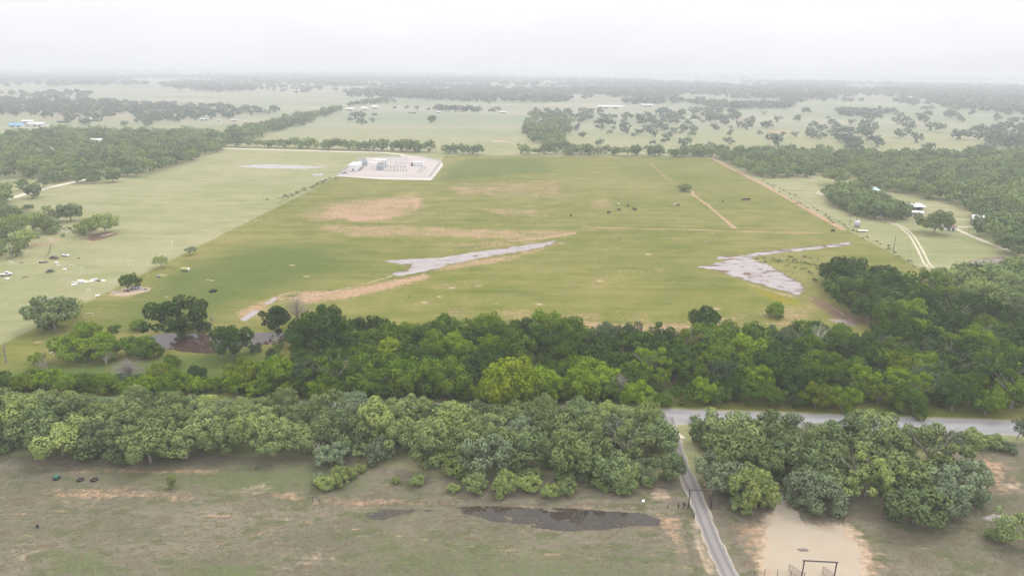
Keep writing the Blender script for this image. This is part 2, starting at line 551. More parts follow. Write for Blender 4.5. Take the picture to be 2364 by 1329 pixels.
area('lush', [(240, 1075), (740, 1060), (860, 1100), (850, 1145), (520, 1150), (240, 1120)], 7, 0.72)
area('lush', [(110, 1270), (240, 1270), (280, 1340), (100, 1340)], 6, 0.85)
area('lush', [(400, 1300), (600, 1290), (640, 1400), (380, 1400)], 6, 0.8)
area('lush', [(820, 1210), (1300, 1235), (1560, 1290), (1500, 1400), (900, 1400), (780, 1290)], 14, 0.66)
area('lush', [(2060, 1230), (2250, 1225), (2300, 1310), (2150, 1329)], 8, 0.4)
area('pale', [(560, 1300), (760, 1250), (860, 1290), (700, 1340)], 6, 0.55)
area('pale', [(660, 1225), (720, 1222), (720, 1230), (660, 1232)], 2, 0.7)
area('mud', [(250, 1170), (420, 1165), (430, 1190), (260, 1195)], 6, 0.5)
area('mud', [(600, 1190), (760, 1195), (760, 1215), (600, 1212)], 5, 0.45)
track('red', [(-40, 1190), (180, 1178), (420, 1186), (640, 1196), (830, 1222), (1100, 1262), (1400, 1290)], 0.7, 0.5, 0.75)
track('red', [(300, 1340), (460, 1270), (640, 1220), (760, 1180)], 0.6, 0.5, 0.7)
area('pale', [(0, 1240), (100, 1230), (100, 1300), (0, 1340)], 8, 0.6)

gv = np.stack([GX, GY, np.zeros(len(GX))], 1)
nx_, ny_ = len(gx), len(gy)
ii = (np.arange(ny_ - 1)[:, None] * nx_ + np.arange(nx_ - 1)[None, :]).ravel()
gq = np.stack([ii, ii + 1, ii + nx_ + 1, ii + nx_], 1)
g = NG('pasture_ground')
p1 = g.pos()
n_big = g.noise(p1, 0.010, 3)
n_mid = g.noise(p1, 0.07, 4)
n_fine = g.noise(p1, 0.55, 5, 0.65)
n_tuft = g.noise(p1, 1.9, 3, 0.7)
n_mow = g.noise(g.pos(0.016, 0.11, 1), 1.0, 5, 0.65)
n_mow2 = g.noise(g.pos(0.05, 0.9, 1), 1.0, 3, 0.6)
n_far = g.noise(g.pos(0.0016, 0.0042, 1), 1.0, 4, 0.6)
f1 = g.math('ADD', g.math('MULTIPLY', n_big, 0.5), g.math('ADD', g.math('MULTIPLY', n_mid, 0.4), g.math('MULTIPLY', n_mow, 0.45)))
fa = g.step(f1, 0.52, 0.86)
n_streak = g.noise(g.pos(0.006, 0.35, 1), 1.0, 3, 0.5)
grass_in = g.mix(fa, (0.110, 0.128, 0.020), (0.205, 0.183, 0.060))
grass_out = g.mix(fa, (0.190, 0.205, 0.086), (0.285, 0.262, 0.150))  # paler grass: the veil beyond the boundary is put into its colour
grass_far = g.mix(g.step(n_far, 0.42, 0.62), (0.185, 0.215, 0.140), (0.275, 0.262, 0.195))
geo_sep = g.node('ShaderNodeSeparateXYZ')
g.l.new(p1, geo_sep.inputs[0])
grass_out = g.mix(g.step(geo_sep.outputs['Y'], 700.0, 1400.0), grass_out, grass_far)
grass_in = g.mix(g.math('MULTIPLY', g.step(n_streak, 0.45, 0.72), 0.28), grass_in, (0.235, 0.185, 0.080))
grass_in = g.mix(g.math('MULTIPLY', g.step(g.noise(g.pos(0.03, 0.09, 1), 1.0, 5, 0.65), 0.52, 0.70), 0.55), grass_in, (0.070, 0.096, 0.022))
grass_out = g.mix(g.math('MULTIPLY', g.step(n_streak, 0.45, 0.72), 0.4), grass_out, (0.30, 0.26, 0.155))
grass_out = g.mix(g.math('MULTIPLY', g.step(g.noise(g.pos(0.03, 0.09, 1), 1.0, 5, 0.65), 0.52, 0.70), 0.5), grass_out, (0.135, 0.165, 0.068))
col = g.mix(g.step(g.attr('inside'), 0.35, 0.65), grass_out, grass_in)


def cover(layer, color_a, color_b, amp=0.9, lo=0.36, hi=0.80, src=None):
    global col
    a = g.attr(layer)
    nn = src or g.math('ADD', g.math('MULTIPLY', n_fine, 0.45), g.math('ADD', g.math('MULTIPLY', n_mid, 0.25), g.math('MULTIPLY', n_mow2, 0.30)))
    x = g.math('ADD', a, g.math('MULTIPLY', g.math('SUBTRACT', nn, 0.5), amp))
    x = g.math('MULTIPLY', g.step(x, lo, hi), g.step(a, 0.02, 0.25))
    col = g.mix(x, col, g.mix(n_fine, color_a, color_b))


n_dry = g.math('ADD', g.math('MULTIPLY', n_big, 0.4), g.math('ADD', g.math('MULTIPLY', n_mid, 0.3), g.math('MULTIPLY', n_mow, 0.3)))
dry_c = g.mix(g.step(n_dry, 0.42, 0.60), (0.134, 0.123, 0.086), (0.192, 0.162, 0.120))
n_blot = g.noise(g.pos(0.12, 0.28, 1), 1.0, 5, 0.7)
dry_c = g.mix(g.math('MULTIPLY', g.step(n_blot, 0.50, 0.60), 0.8), dry_c, (0.092, 0.102, 0.047))
dry_c = g.mix(g.math('MULTIPLY', g.step(n_blot, 0.47, 0.38), 0.6), dry_c, (0.125, 0.090, 0.062))
n_straw = g.noise(g.pos(0.22, 0.7, 1), 1.0, 5, 0.75)
dry_c = g.mix(g.math('MULTIPLY', g.step(n_straw, 0.57, 0.68), 0.6), dry_c, (0.30, 0.235, 0.14))
dry_c = g.mix(g.math('MULTIPLY', g.step(n_tuft, 0.50, 0.66), 0.75), dry_c, (0.075, 0.072, 0.038))
dry_c = g.mix(g.step(g.math('ADD', g.attr('lush'), g.math('MULTIPLY', g.math('SUBTRACT', n_fine, 0.5), 1.2)), 0.3, 0.75), dry_c, (0.105, 0.122, 0.055))
col = g.mix(g.step(g.math('ADD', g.attr('dry'), g.math('MULTIPLY', g.math('SUBTRACT', n_mid, 0.5), 0.6)), 0.35, 0.65), col, dry_c)
lush_in = g.math('MULTIPLY', g.math('SUBTRACT', 1.0, g.step(g.attr('dry'), 0.2, 0.5)), g.step(g.math('ADD', g.attr('lush'), g.math('MULTIPLY', g.math('SUBTRACT', n_mid, 0.5), 0.5)), 0.2, 0.75))
col = g.mix(lush_in, col, g.mix(n_fine, (0.062, 0.094, 0.017), (0.098, 0.122, 0.028)))
cover('weed', (0.16, 0.15, 0.018), (0.22, 0.19, 0.02), 0.8)
cover('red', (0.30, 0.190, 0.115), (0.38, 0.255, 0.172), 2.0)
cover('mud', (0.120, 0.078, 0.048), (0.175, 0.118, 0.078), 0.9)
cover('pale', (0.33, 0.245, 0.17), (0.43, 0.335, 0.245), 1.4)
spk = g.math('MULTIPLY_ADD', n_tuft, 0.9, 0.55)
spk2 = g.math('MULTIPLY', spk, g.math('MULTIPLY_ADD', n_fine, 0.5, 0.75))
sc_ = g.node('ShaderNodeVectorMath', operation='SCALE')
g.l.new(col, sc_.inputs[0]); g.l.new(spk2, sc_.inputs['Scale'])
hgt = g.math('ADD', n_tuft, g.math('MULTIPLY', n_fine, 0.8))
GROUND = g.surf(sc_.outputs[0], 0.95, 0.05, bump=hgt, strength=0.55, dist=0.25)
ground = link_mesh('ground', np_mesh('ground', gv, gq, {k: ('POINT', v) for k, v in LAYERS.items()}, smooth=True), GROUND)
tag(ground, kind='structure')

# ------------------------------------------------------------------ roads, tracks and water as sheets on the ground
def road_mat(name, a, b, edge, track_dark=0.0):
    g = NG(name)
    p = g.pos()
    n = g.noise(p, 1.6, 5, 0.7)
    n2 = g.noise(p, 0.12, 3)
    c = g.mix(g.math('ADD', g.math('MULTIPLY', n, 0.6), g.math('MULTIPLY', n2, 0.4)), a, b)
    ac = g.math('ABSOLUTE', g.attr('across'))
    ruts = g.math('SUBTRACT', 1.0, g.step(g.math('ABSOLUTE', g.math('SUBTRACT', ac, 0.48)), 0.0, 0.28))
    c = g.mix(g.math('MULTIPLY', ruts, track_dark), c, tuple(x * 0.75 for x in a))
    e = g.step(g.math('ADD', ac, g.math('MULTIPLY', g.math('SUBTRACT', n, 0.5), 0.7)), 0.78, 1.0)
    c = g.mix(e, c, edge)
    return g.surf(c, 0.9, 0.15, bump=n, strength=0.3, dist=0.05)


M_ROAD = road_mat('grey_chip_road', (0.235, 0.228, 0.232), (0.295, 0.287, 0.288), (0.33, 0.28, 0.23), 0.35)
M_DRIVE = road_mat('gravel_drive', (0.165, 0.152, 0.148), (0.285, 0.262, 0.25), (0.38, 0.32, 0.25), 0.7)
M_CALICHE = road_mat('caliche_road', (0.50, 0.44, 0.36), (0.62, 0.56, 0.47), (0.36, 0.30, 0.20), 0.1)
M_FARROAD = road_mat('pale_dirt_road', (0.42, 0.37, 0.29), (0.52, 0.46, 0.36), (0.27, 0.25, 0.15), 0.1)


def strip(name, pts, width, mat, z=0.006, step=1.5, wob=0.25, world_pts=False):
    """A road: a sheet along a polyline, with uneven edges."""
    pl = np.array(pts) if world_pts else PP(pts)
    seg = np.hypot(*(pl[1:] - pl[:-1]).T)
    s = np.concatenate([[0], np.cumsum(seg)])
    n = max(6, int(s[-1] / step))
    t = np.linspace(0, s[-1], n)
    cx, cy = np.interp(t, s, pl[:, 0]), np.interp(t, s, pl[:, 1])
    k = max(1, int(6 / step))
    ker = np.ones(2 * k + 1) / (2 * k + 1)
    pad = lambda a: np.convolve(np.concatenate([2 * a[0] - a[k:0:-1], a, 2 * a[-1] - a[-2:-k - 2:-1]]), ker, 'valid')
    if n > 2 * k + 4: cx, cy = pad(cx), pad(cy)
    dx, dy = np.gradient(cx), np.gradient(cy)
    l = np.hypot(dx, dy) + 1e-9
    nxv, nyv = -dy / l, dx / l
    cols = np.array([-1, -0.6, -0.2, 0.2, 0.6, 1.0])
    v, ac = [], []
    for j, c in enumerate(cols):
        w = width / 2 * c
        if abs(c) == 1: w = w + (vnoise(t * 0.6 + 40 * j, t * 0 + j) - 0.5) * 2 * wob * width * 0.5
        v.append(np.stack([cx + nxv * w, cy + nyv * w, np.full(n, z)], 1)); ac.append(np.full(n, c))
    v = np.concatenate(v); ac = np.concatenate(ac)
    i = np.arange(n - 1)
    q = np.concatenate([np.stack([j * n + i, j * n + i + 1, (j + 1) * n + i + 1, (j + 1) * n + i], 1)[:, ::-1] for j in range(5)])
    o = link_mesh(name, np_mesh(name, v, q, {'across': ('POINT', ac)}), mat)
    return tag(o, kind='structure')


ROAD_PX = [(-500, 922), (0, 931), (600, 941), (1200, 952), (1600, 962), (2000, 976), (2364, 989), (2900, 1010)]
DRIVE_PX = [(1543, 962), (1549, 990), (1560, 1030), (1576, 1080), (1602, 1135), (1627, 1200), (1651, 1262), (1684, 1329), (1740, 1440)]
LEFT_ROAD_PX = [(-160, 502), (-60, 481), (0, 465), (95, 437), (205, 413), (265, 396), (330, 376), (420, 355), (470, 346), (512, 343), (640, 346), (780, 350), (880, 352), (930, 357), (942, 364)]
TRACK_PX = [(2150, 618), (2140, 610), (2126, 580), (2106, 545), (2080, 522), (2030, 504), (1960, 479), (1905, 455), (1888, 445), (1896, 441)]
strip('road', ROAD_PX, 8.6, M_ROAD, 0.008, wob=0.12)
strip('driveway', DRIVE_PX, 3.6, M_DRIVE, 0.012, step=1.0, wob=0.16)
strip('driveway_apron_path', [(1536, 982), (1549, 996), (1560, 1012)], 4.5, M_CALICHE, 0.016, step=0.7, wob=0.4)
strip('caliche_road', LEFT_ROAD_PX, 6.4, M_CALICHE, 0.008, wob=0.2)
two = PP(TRACK_PX)
for sgn in (-1, 1):
    d = np.gradient(two, axis=0); d /= np.linalg.norm(d, axis=1)[:, None]
    strip('wheel_track_path', two + sgn * 1.15 * np.stack([-d[:, 1], d[:, 0]], 1), 1.1, M_FARROAD, 0.008, wob=0.35, world_pts=True)
strip('dirt_road', [(2188, 519), (2210, 530), (2260, 552), (2320, 575), (2420, 608)], 3.6, M_FARROAD, 0.008, wob=0.25)
strip('dirt_road', [(2195, 521), (2215, 524), (2245, 524)], 3.0, M_FARROAD, 0.012, wob=0.25)
strip('dirt_road', [(2190, 505), (2245, 507)], 1.6, M_FARROAD, 0.008, wob=0.4)
strip('dirt_road', [(-60, 292), (60, 294), (180, 296), (280, 301), (352, 306)], 6, M_FARROAD, 0.008, step=5)
strip('dirt_road', [(30, 354), (60, 347), (80, 345)], 4, M_FARROAD, 0.008)
strip('dirt_road', [(1440, 348), (1560, 360), (1636, 364)], 2.5, M_FARROAD, 0.008, step=3)
strip('far_road', [(230, 215), (420, 219), (600, 227), (800, 236), (870, 243)], 9, M_FARROAD, 0.008, step=12)

g = NG('packed_dirt_lot')
p = g.pos()
nlo = g.noise(p, 0.25, 4); nhi = g.noise(p, 1.8, 5, 0.7)
g_c = g.mix(g.math('ADD', g.math('MULTIPLY', nlo, 0.6), g.math('MULTIPLY', nhi, 0.4)), (0.30, 0.245, 0.18), (0.41, 0.35, 0.275))
M_LOT = g.surf(g_c, 0.95, 0.1, bump=nhi, strength=0.3, dist=0.05)
g = NG('substation_gravel')
p = g.pos()
nlo = g.noise(p, 0.08, 4); nhi = g.noise(p, 1.5, 4, 0.7)
M_PAD = g.surf(g.mix(g.math('ADD', g.math('MULTIPLY', nlo, 0.6), g.math('MULTIPLY', nhi, 0.4)), (0.36, 0.305, 0.280), (0.45, 0.395, 0.365)), 0.95, 0.1)


def sheet(name, pts, cell, mat, z, ragged=1.0, holes=0.0, feather=3.0, seed=0):
    """A patch cut out of a fine grid: ragged edges, and islands where holes > 0."""
    poly = PP(pts)
    x0, y0 = poly.min(0) - ragged; x1, y1 = poly.max(0) + ragged
    ax = np.arange(x0, x1 + cell, cell); ay = np.arange(y0, y1 + cell, cell)
    X, Y = np.meshgrid(ax, ay)
    cxm, cym = X[:-1, :-1] + cell / 2, Y[:-1, :-1] + cell / 2
    d = sdf(cxm, cym, poly)
    nz = fbm(cxm * 0.35 + seed * 13.7, cym * 0.35 + seed * 7.1, 3)
    dd = d + (nz - 0.5) * 4 * ragged
    keep = dd < 0
    if holes:
        n2 = fbm(cxm * 0.22 + 31 + seed * 3, cym * 0.55 + 11, 4)
        keep &= (n2 < 0.74 - holes * np.clip(1 + d / feather, 0, 1) * 0.42 - holes * 0.14)
    r = np.random.RandomState(seed + 3)
    X = X + (r.rand(*X.shape) - 0.5) * cell * 0.55; Y = Y + (r.rand(*Y.shape) - 0.5) * cell * 0.55
    idx = np.arange(X.size).reshape(X.shape)
    q = np.stack([idx[:-1, :-1][keep], idx[:-1, 1:][keep], idx[1:, 1:][keep], idx[1:, :-1][keep]], 1)
    used, inv = np.unique(q, return_inverse=True)
    v = np.stack([X.ravel()[used], Y.ravel()[used], np.full(len(used), z)], 1)
    o = link_mesh(name, np_mesh(name, v, inv.reshape(q.shape)), mat)
    return tag(o, kind='structure')


def water_mat(name, base, rough=0.03, wave=0.02, mix=None):
    g = NG(name)
    n = g.noise(g.pos(1, 1, 1), 1.2, 3)
    c = base
    if mix: c = g.mix(g.step(g.noise(g.pos(), 0.12, 4), 0.35, 0.65), base, mix)
    m = g.surf(c, rough, 0.5, bump=n, strength=wave, dist=0.05)
    for nd in g.n:
        if nd.type == 'BSDF_PRINCIPLED': nd.inputs['IOR'].default_value = 1.333
    return m


M_FLOOD = water_mat('shallow_flood_water', (0.235, 0.195, 0.190), 0.05, 0.03, (0.29, 0.245, 0.235))
M_POND = water_mat('brown_pond_water', (0.060, 0.036, 0.027), 0.015, 0.006)
M_PUD = water_mat('field_puddle_water', (0.046, 0.037, 0.030), 0.015, 0.004, (0.036, 0.028, 0.020))
sheet('dirt_lot_ground', [(1784, 1148), (1812, 1150), (1838, 1188), (1862, 1212), (1940, 1213), (1972, 1262), (1990, 1329), (2000, 1420), (1775, 1420), (1768, 1300), (1776, 1215)], 0.4, M_LOT, 0.008, 1.0, 0.0)
strip('dirt_path', [(1740, 1050), (1770, 1095), (1800, 1150), (1815, 1180)], 3.2, M_LOT, 0.012, 0.8, 0.3)
sheet('water', [(888, 603), (935, 597), (1010, 596), (1080, 584), (1180, 571), (1287, 555), (1272, 566), (1180, 585), (1100, 597), (1050, 608), (985, 626), (920, 637),
                (903, 632), (942, 622), (950, 613), (915, 608)], 0.4, M_FLOOD, 0.02, 0.55, 0.26, 3, 1)
sheet('water', [(1606, 617), (1645, 609), (1690, 598), (1650, 598), (1665, 591), (1720, 589), (1760, 580), (1850, 571), (1966, 558), (1958, 566), (1850, 579), (1780, 586), (1728, 597),
                (1765, 607), (1800, 626), (1850, 654), (1858, 668), (1843, 682), (1800, 670), (1740, 652), (1690, 636), (1650, 623)], 0.4, M_FLOOD, 0.02, 0.6, 0.42, 4, 2)
sheet('water', [(338, 778), (380, 769), (480, 772), (560, 766), (660, 769), (670, 780), (640, 792), (560, 802), (480, 817), (430, 813), (370, 800)], 0.4, M_POND, 0.02, 0.4, 0, 1, 3)
sheet('water', [(553, 737), (588, 715), (600, 719), (566, 741)], 0.4, M_FLOOD, 0.02, 0.3, 0, 1, 4)
sheet('water', [(608, 702), (632, 687), (642, 689), (620, 703)], 0.4, M_FLOOD, 0.02, 0.3, 0, 1, 5)
sheet('water', [(1050, 1170), (1110, 1168), (1180, 1169), (1350, 1175), (1480, 1184), (1530, 1200), (1517, 1213), (1460, 1214), (1400, 1223), (1310, 1226), (1200, 1212), (1130, 1200), (1070, 1184)],
      0.25, M_PUD, 0.02, 0.25, 0.10, 2.5, 6)
sheet('water', [(815, 1176), (880, 1168), (1050, 1170), (1080, 1186), (1010, 1184), (930, 1192), (880, 1210), (835, 1198)], 0.3, M_PUD, 0.02, 0.4, 1.75, 1.2, 16)
sheet('water', [(545, 384), (600, 379), (700, 382), (757, 386), (700, 390), (600, 389)], 1.0, M_FLOOD, 0.02, 1.0, 0.3, 4, 7)
sheet('water', [(722, 402), (745, 401), (746, 405), (724, 406)], 0.8, M_FLOOD, 0.02, 0.4, 0, 1, 8)
sheet('water', [(2236, 608), (2265, 599), (2320, 596), (2310, 604), (2262, 613)], 0.6, M_FLOOD, 0.02, 0.5, 0.2, 2, 9)
sheet('water', [(2268, 1196), (2290, 1183), (2345, 1196), (2320, 1206)], 0.3, M_FLOOD, 0.02, 0.3, 0.2, 1, 10)
sheet('water', [(1915, 738), (1945, 736), (1985, 748), (1955, 752)], 0.4, M_FLOOD, 0.02, 0.5, 0.3, 2, 11)
sheet('water', [(1900, 824), (1940, 824), (1958, 840), (1925, 846)], 0.4, M_PUD, 0.02, 0.4, 0.3, 2, 12)
sheet('water', [(1970, 850), (1995, 848), (1998, 858), (1975, 858)], 0.4, M_FLOOD, 0.02, 0.3, 0, 2, 13)
sheet('water', [(75, 690), (125, 686), (120, 694), (80, 696)], 0.5, M_FLOOD, 0.02, 0.8, 0.4, 2, 14)
PAD_PX = [(776, 406), (831, 368), (846, 363), (925, 362), (932, 357), (965, 360), (1018, 372), (1022, 377), (993, 413), (880, 411)]
sheet('gravel_pad_ground', PAD_PX, 1.2, M_PAD, 0.010, 0.15, 0.0)
sheet('gravel_bank_ground', [(772, 406), (776, 405), (880, 410), (993, 412), (1020, 378), (1024, 380), (996, 416), (880, 414)], 0.8, paint('pale_bank', (0.46, 0.43, 0.41), 0.95, 0.1), 0.014, 0.2)

# ------------------------------------------------------------------ trees
def crown_arrays(seed, puffs=34, per=110, rx=5.0, rz=3.4, cz=5.4, zmin=1.4, pr=(1.2, 2.0), leaf=(0.20, 0.40), upper=0.15, flat=1.0, lump_k=1.0):
    """Leaf-sized faces over clumps spread through a dome; one tint value per clump."""
    r = np.random.RandomState(seed)
    C, R, T = [], [], []
    lump = r.rand(6) * 6.28
    while len(C) < puffs:
        d = r.randn(3); d /= np.linalg.norm(d)
        if d[2] < -0.45 and r.rand() < 0.75: continue
        az = math.atan2(d[1], d[0])
        k = 1 + lump_k * (0.17 * math.sin(2 * az + lump[0]) + 0.13 * math.sin(3 * az + lump[1]) + 0.10 * math.sin(5 * az + lump[2]))
        s = (0.66 + 0.36 * r.rand() ** 0.6) * k
        p = np.array([d[0] * rx * s, d[1] * rx * s, cz + d[2] * rz * s * (1 if d[2] > 0 else flat)])
        if p[2] < zmin: p[2] = zmin + r.rand() * 0.6
        C.append(p); R.append(pr[0] + (pr[1] - pr[0]) * r.rand()); T.append(r.rand())
    C.append(np.array([0, 0, cz])); R.append(rx * 0.45); T.append(0.3)
    C, R, T = np.array(C), np.array(R), np.array(T)
    pts, nor, tin = [], [], []
    for i in range(len(C)):
        n = int(per * (R[i] / pr[1]) ** 2 * (0.5 if i == len(C) - 1 else 1))
        d = r.randn(n, 3); d /= np.linalg.norm(d, axis=1)[:, None]
        rad = R[i] * (0.70 + 0.38 * r.rand(n))
        p = C[i] + d * rad[:, None] * np.array([1, 1, 0.85])
        dist = np.linalg.norm(p[:, None, :] - C[None], axis=2) / R[None]
        dist[:, i] = 9
        ok = (dist.min(1) > 0.86) | (r.rand(n) < 0.06)
        ok &= p[:, 2] > zmin * 0.5
        pts.append(p[ok]); nor.append(d[ok]); tin.append(np.clip(T[i] + (r.rand(ok.sum()) - 0.5) * 0.5, 0, 1))
    p, n, t = np.concatenate(pts), np.concatenate(nor), np.concatenate(tin)
    m = len(p)
    n = n + r.randn(m, 3) * 0.38 + np.array([0, 0, 0.25]); n /= np.linalg.norm(n, axis=1)[:, None]
    a = np.cross(n, r.randn(m, 3)); a /= np.linalg.norm(a, axis=1)[:, None]
    b = np.cross(n, a)
    s = (leaf[0] + (leaf[1] - leaf[0]) * r.rand(m))[:, None]
    asp = (0.55 + 0.45 * r.rand(m))[:, None]
    v = np.stack([p + a * s, p + b * s * asp, p - a * s * 0.9, p - b * s * asp], 1).reshape(-1, 3)
    q = np.arange(4 * m).reshape(m, 4)
    return v, q, t


def crown_mesh(name, *a, **k):
    v, q, t = crown_arrays(*a, **k)
    return np_mesh(name, v, q, {'tint': ('FACE', t)})


def trunk_mesh(name, seed, h=5.5, r0=0.32, limbs=5, reach=2.6, lean=0.3):
    r = random.Random(seed)
    b = MB()
    top = Vector((r.uniform(-lean, lean), r.uniform(-lean, lean), h * 0.38))
    b.path([Vector((0, 0, -0.1)), Vector((0.05, 0, h * 0.18)), top], [r0 * 1.25, r0, r0 * 0.85], 7)
    for i in range(limbs):
        t = 6.283 * i / limbs + r.uniform(-0.4, 0.4)
        k = r.uniform(0.7, 1.15)
        m = top + Vector((math.cos(t) * reach * 0.5 * k, math.sin(t) * reach * 0.5 * k, h * 0.25))
        e = top + Vector((math.cos(t + 0.2) * reach * k, math.sin(t + 0.2) * reach * k, h * r.uniform(0.45, 0.62)))
        b.path([top, m, e], [r0 * 0.6, r0 * 0.38, r0 * 0.1], 5)
        e2 = m + Vector((math.cos(t - 0.7) * reach * 0.5, math.sin(t - 0.7) * reach * 0.5, h * 0.22))
        b.tube(m, e2, r0 * 0.28, r0 * 0.07, 4)
    me = bpy.data.meshes.new(name)
    me.from_pydata(b.v, [], b.f)
    me.materials.append(BARK)
    return me


# crown radius 5 m, height about 9 m, before scaling
FORMS = {
    'dome': [(crown_mesh('crown', s, 46, 230, pr=(0.9, 1.9)), trunk_mesh('trunk', s)) for s in (1, 2, 3, 4, 5, 6)],
    'broad': [(crown_mesh('crown', s, 46, 220, rz=2.7, cz=5.0, pr=(0.9, 1.7), zmin=1.8), trunk_mesh('trunk', s, 5.0, reach=3.2)) for s in (11, 12, 13)],
    'tall': [(crown_mesh('crown', s, 44, 220, rx=4.2, rz=4.4, cz=5.6, pr=(0.9, 1.7), zmin=1.2), trunk_mesh('trunk', s, 7.0, reach=2.0)) for s in (21, 22)],
    'bushy': [(crown_mesh('crown', s, 44, 220, rz=3.6, cz=3.6, zmin=0.7, pr=(0.9, 1.8)), trunk_mesh('trunk', s, 4.0, 0.2)) for s in (31, 32)],
    'loose': [(crown_mesh('crown', s, 32, 130, rz=2.6, cz=5.0, pr=(0.8, 1.4), zmin=2.0, leaf=(0.18, 0.34)), trunk_mesh('trunk', s, 5.5, 0.24, 6, 3.2, 0.8)) for s in (41, 42, 43)],
}
FORMS['ragged'] = [(crown_mesh('crown', s, 28, 210, rx=5.6, rz=3.6, cz=5.2, pr=(0.7, 1.6), zmin=1.6, lump_k=1.9), trunk_mesh('trunk', s, 9.5, 0.32, 8, 5.4, 0.9)) for s in (51, 52, 53, 54)]
for fs in FORMS.values():
    for cm, tm in fs: cm.materials.append(LEAF['mid'])


def place_tree(name, X, Y, R, form, color, label=None, group=None, rnd=random, hk=1.0, z=0.0):
    """One tree: an empty at its foot > trunk, crown; the meshes are shared."""
    cm, tm = rnd.choice(FORMS[form])
    root = empty(name, (X, Y, z), rnd.uniform(0, 6.283), label, 'tree', group)
    s = R / 5.0
    root.scale = (s, s, s * hk * rnd.uniform(0.93, 1.08))
    link_mesh('trunk', tm, None, root)
    c = link_mesh('crown', cm, None, root)
    c.material_slots[0].link = 'OBJECT'
    c.material_slots[0].material = LEAF[color]
    return root


CROWN_Z = 4.5
COLOR_WORD = {'dark': 'dark green', 'mid': 'mid green', 'lime': 'lime green', 'gold': 'golden green', 'grey': 'grey green',
              'paledark': 'dusky green', 'palemid': 'soft green', 'palelime': 'pale lime', 'palegrey': 'silvery green'}
placed = []          # (X, Y, R) of every tree, for spacing
trees = []           # dicts: name, X, Y, R, form, color, label, group


def feature(x, y, wpx, form, color, label, name='oak_tree', hk=1.0, group=None, cz=None):
    """A tree of its own in the photograph: its crown's centre and width in pixels."""
    for _ in range(2):
        R0 = 5.0
        zc = CROWN_Z if cz is None else cz
        X, Y = P(x, y, zc)
        R = wpx / 2 / ppm(X, Y, zc) / 1.12
        cz = (5.4 if form in ('dome', 'tall') else 4.9 if form != 'bushy' else 3.4) * R / 5 * hk
    placed.append((X, Y, R))
    trees.append(dict(name=name, X=X, Y=Y, R=R, form=form, color=color, label=label, group=group, hk=hk, must=True))


F_ = feature
F_(405, 728, 128, 'dome', 'dark', 'big dark oak standing alone in the green pasture above the brown pond', hk=0.85)
F_(530, 782, 96, 'dome', 'dark', 'rounded dark oak on the near bank in the middle of the brown pond')
F_(636, 737, 76, 'tall', 'dark', 'dark upright oak at the pond end beside the leafless grey tree')
F_(738, 768, 124, 'dome', 'dark', 'broad dark oak in front of the leafless grey tree')
F_(562, 860, 78, 'dome', 'gold', 'yellow green elm standing apart below the brown pond', 'elm_tree')
F_(1180, 882, 138, 'dome', 'gold', 'large golden green elm beside the road in the middle of the belt', 'elm_tree', 1.05)
F_(372, 858, 60, 'loose', 'gold', 'thin golden leaved tree beside the grey thicket', 'elm_tree', 1.3)
F_(172, 805, 92, 'bushy', 'lime', 'bright mesquite left of the twin clump west of the pond', 'mesquite_tree')
F_(238, 803, 84, 'bushy', 'lime', 'bright mesquite nearest the pond in the clump west of it', 'mesquite_tree')
F_(205, 772, 74, 'dome', 'lime', 'topmost bright mesquite of the clump west of the pond', 'mesquite_tree')
F_(318, 800, 74, 'bushy', 'mid', 'rounded mid green tree between the pond and the bright mesquites', 'mesquite_tree')
F_(70, 880, 50, 'bushy', 'mid', 'low green tree at the left end before the road', 'elm_tree')
F_(150, 878, 48, 'loose', 'mid', 'thin green tree on the grass before the brush', 'mesquite_tree')
F_(455, 862, 46, 'bushy', 'dark', 'dark green tree in the grass below the near pond bank')
F_(640, 850, 62, 'dome', 'mid', 'mid green oak between the lone yellow elm and the wood')
F_(118, 717, 104, 'broad', 'paledark', 'large dusky oak on the boundary beside the junk yard')
F_(168, 706, 60, 'loose', 'palelime', 'light mesquite leaning against the large dusky boundary oak', 'mesquite_tree')
F_(950, 858, 100, 'dome', 'mid', 'mid green oak with bare trunk showing left of the golden elm')
F_(1040, 868, 96, 'dome', 'mid', 'mid green oak with shaded trunk touching the golden elm')
F_(1630, 736, 72, 'dome', 'dark', 'round dark oak on the field edge right of the wood gap')
F_(1125, 752, 70, 'dome', 'lime', 'light lime elm among dark oaks at the field edge', 'elm_tree')
F_(945, 762, 56, 'dome', 'lime', 'small lime elm inside the wood behind the pond', 'elm_tree')
F_(1318, 752, 56, 'loose', 'grey', 'grey green thin crowned tree at the field edge')
F_(1450, 764, 66, 'dome', 'grey', 'grey green oak rising from the field edge thicket')
F_(1490, 870, 40, 'bushy', 'mid', 'small round tree left of the open glade by the road', 'elm_tree', 1.4)
F_(1530, 868, 42, 'loose', 'lime', 'slender pale tree over the open glade by the road', 'elm_tree', 1.5)
F_(1565, 850, 70, 'tall', 'mid', 'tall mid green oak behind the open glade by the road')
F_(1622, 903, 60, 'tall', 'lime', 'lime green elm at the roadside right of the glade', 'elm_tree')
F_(1735, 905, 66, 'tall', 'mid', 'mid green elm at the roadside, first of a close pair', 'elm_tree')
F_(1785, 912, 60, 'tall', 'mid', 'mid green elm at the roadside, second of a close pair', 'elm_tree')
F_(1700, 895, 66, 'tall', 'dark', 'dark cedar like tree at the roadside behind the close pair')
F_(2030, 905, 64, 'dome', 'gold', 'golden green elm near the road at the deadwood pile', 'elm_tree')
F_(1838, 830, 40, 'tall', 'dark', 'narrow dark cedar at the edge of the bare clearing')
F_(2040, 634, 60, 'dome', 'dark', 'dark oak knob at the right of the wooded point')
F_(1935, 628, 78, 'broad', 'dark', 'dark spreading oak at the tip of the wooded point')
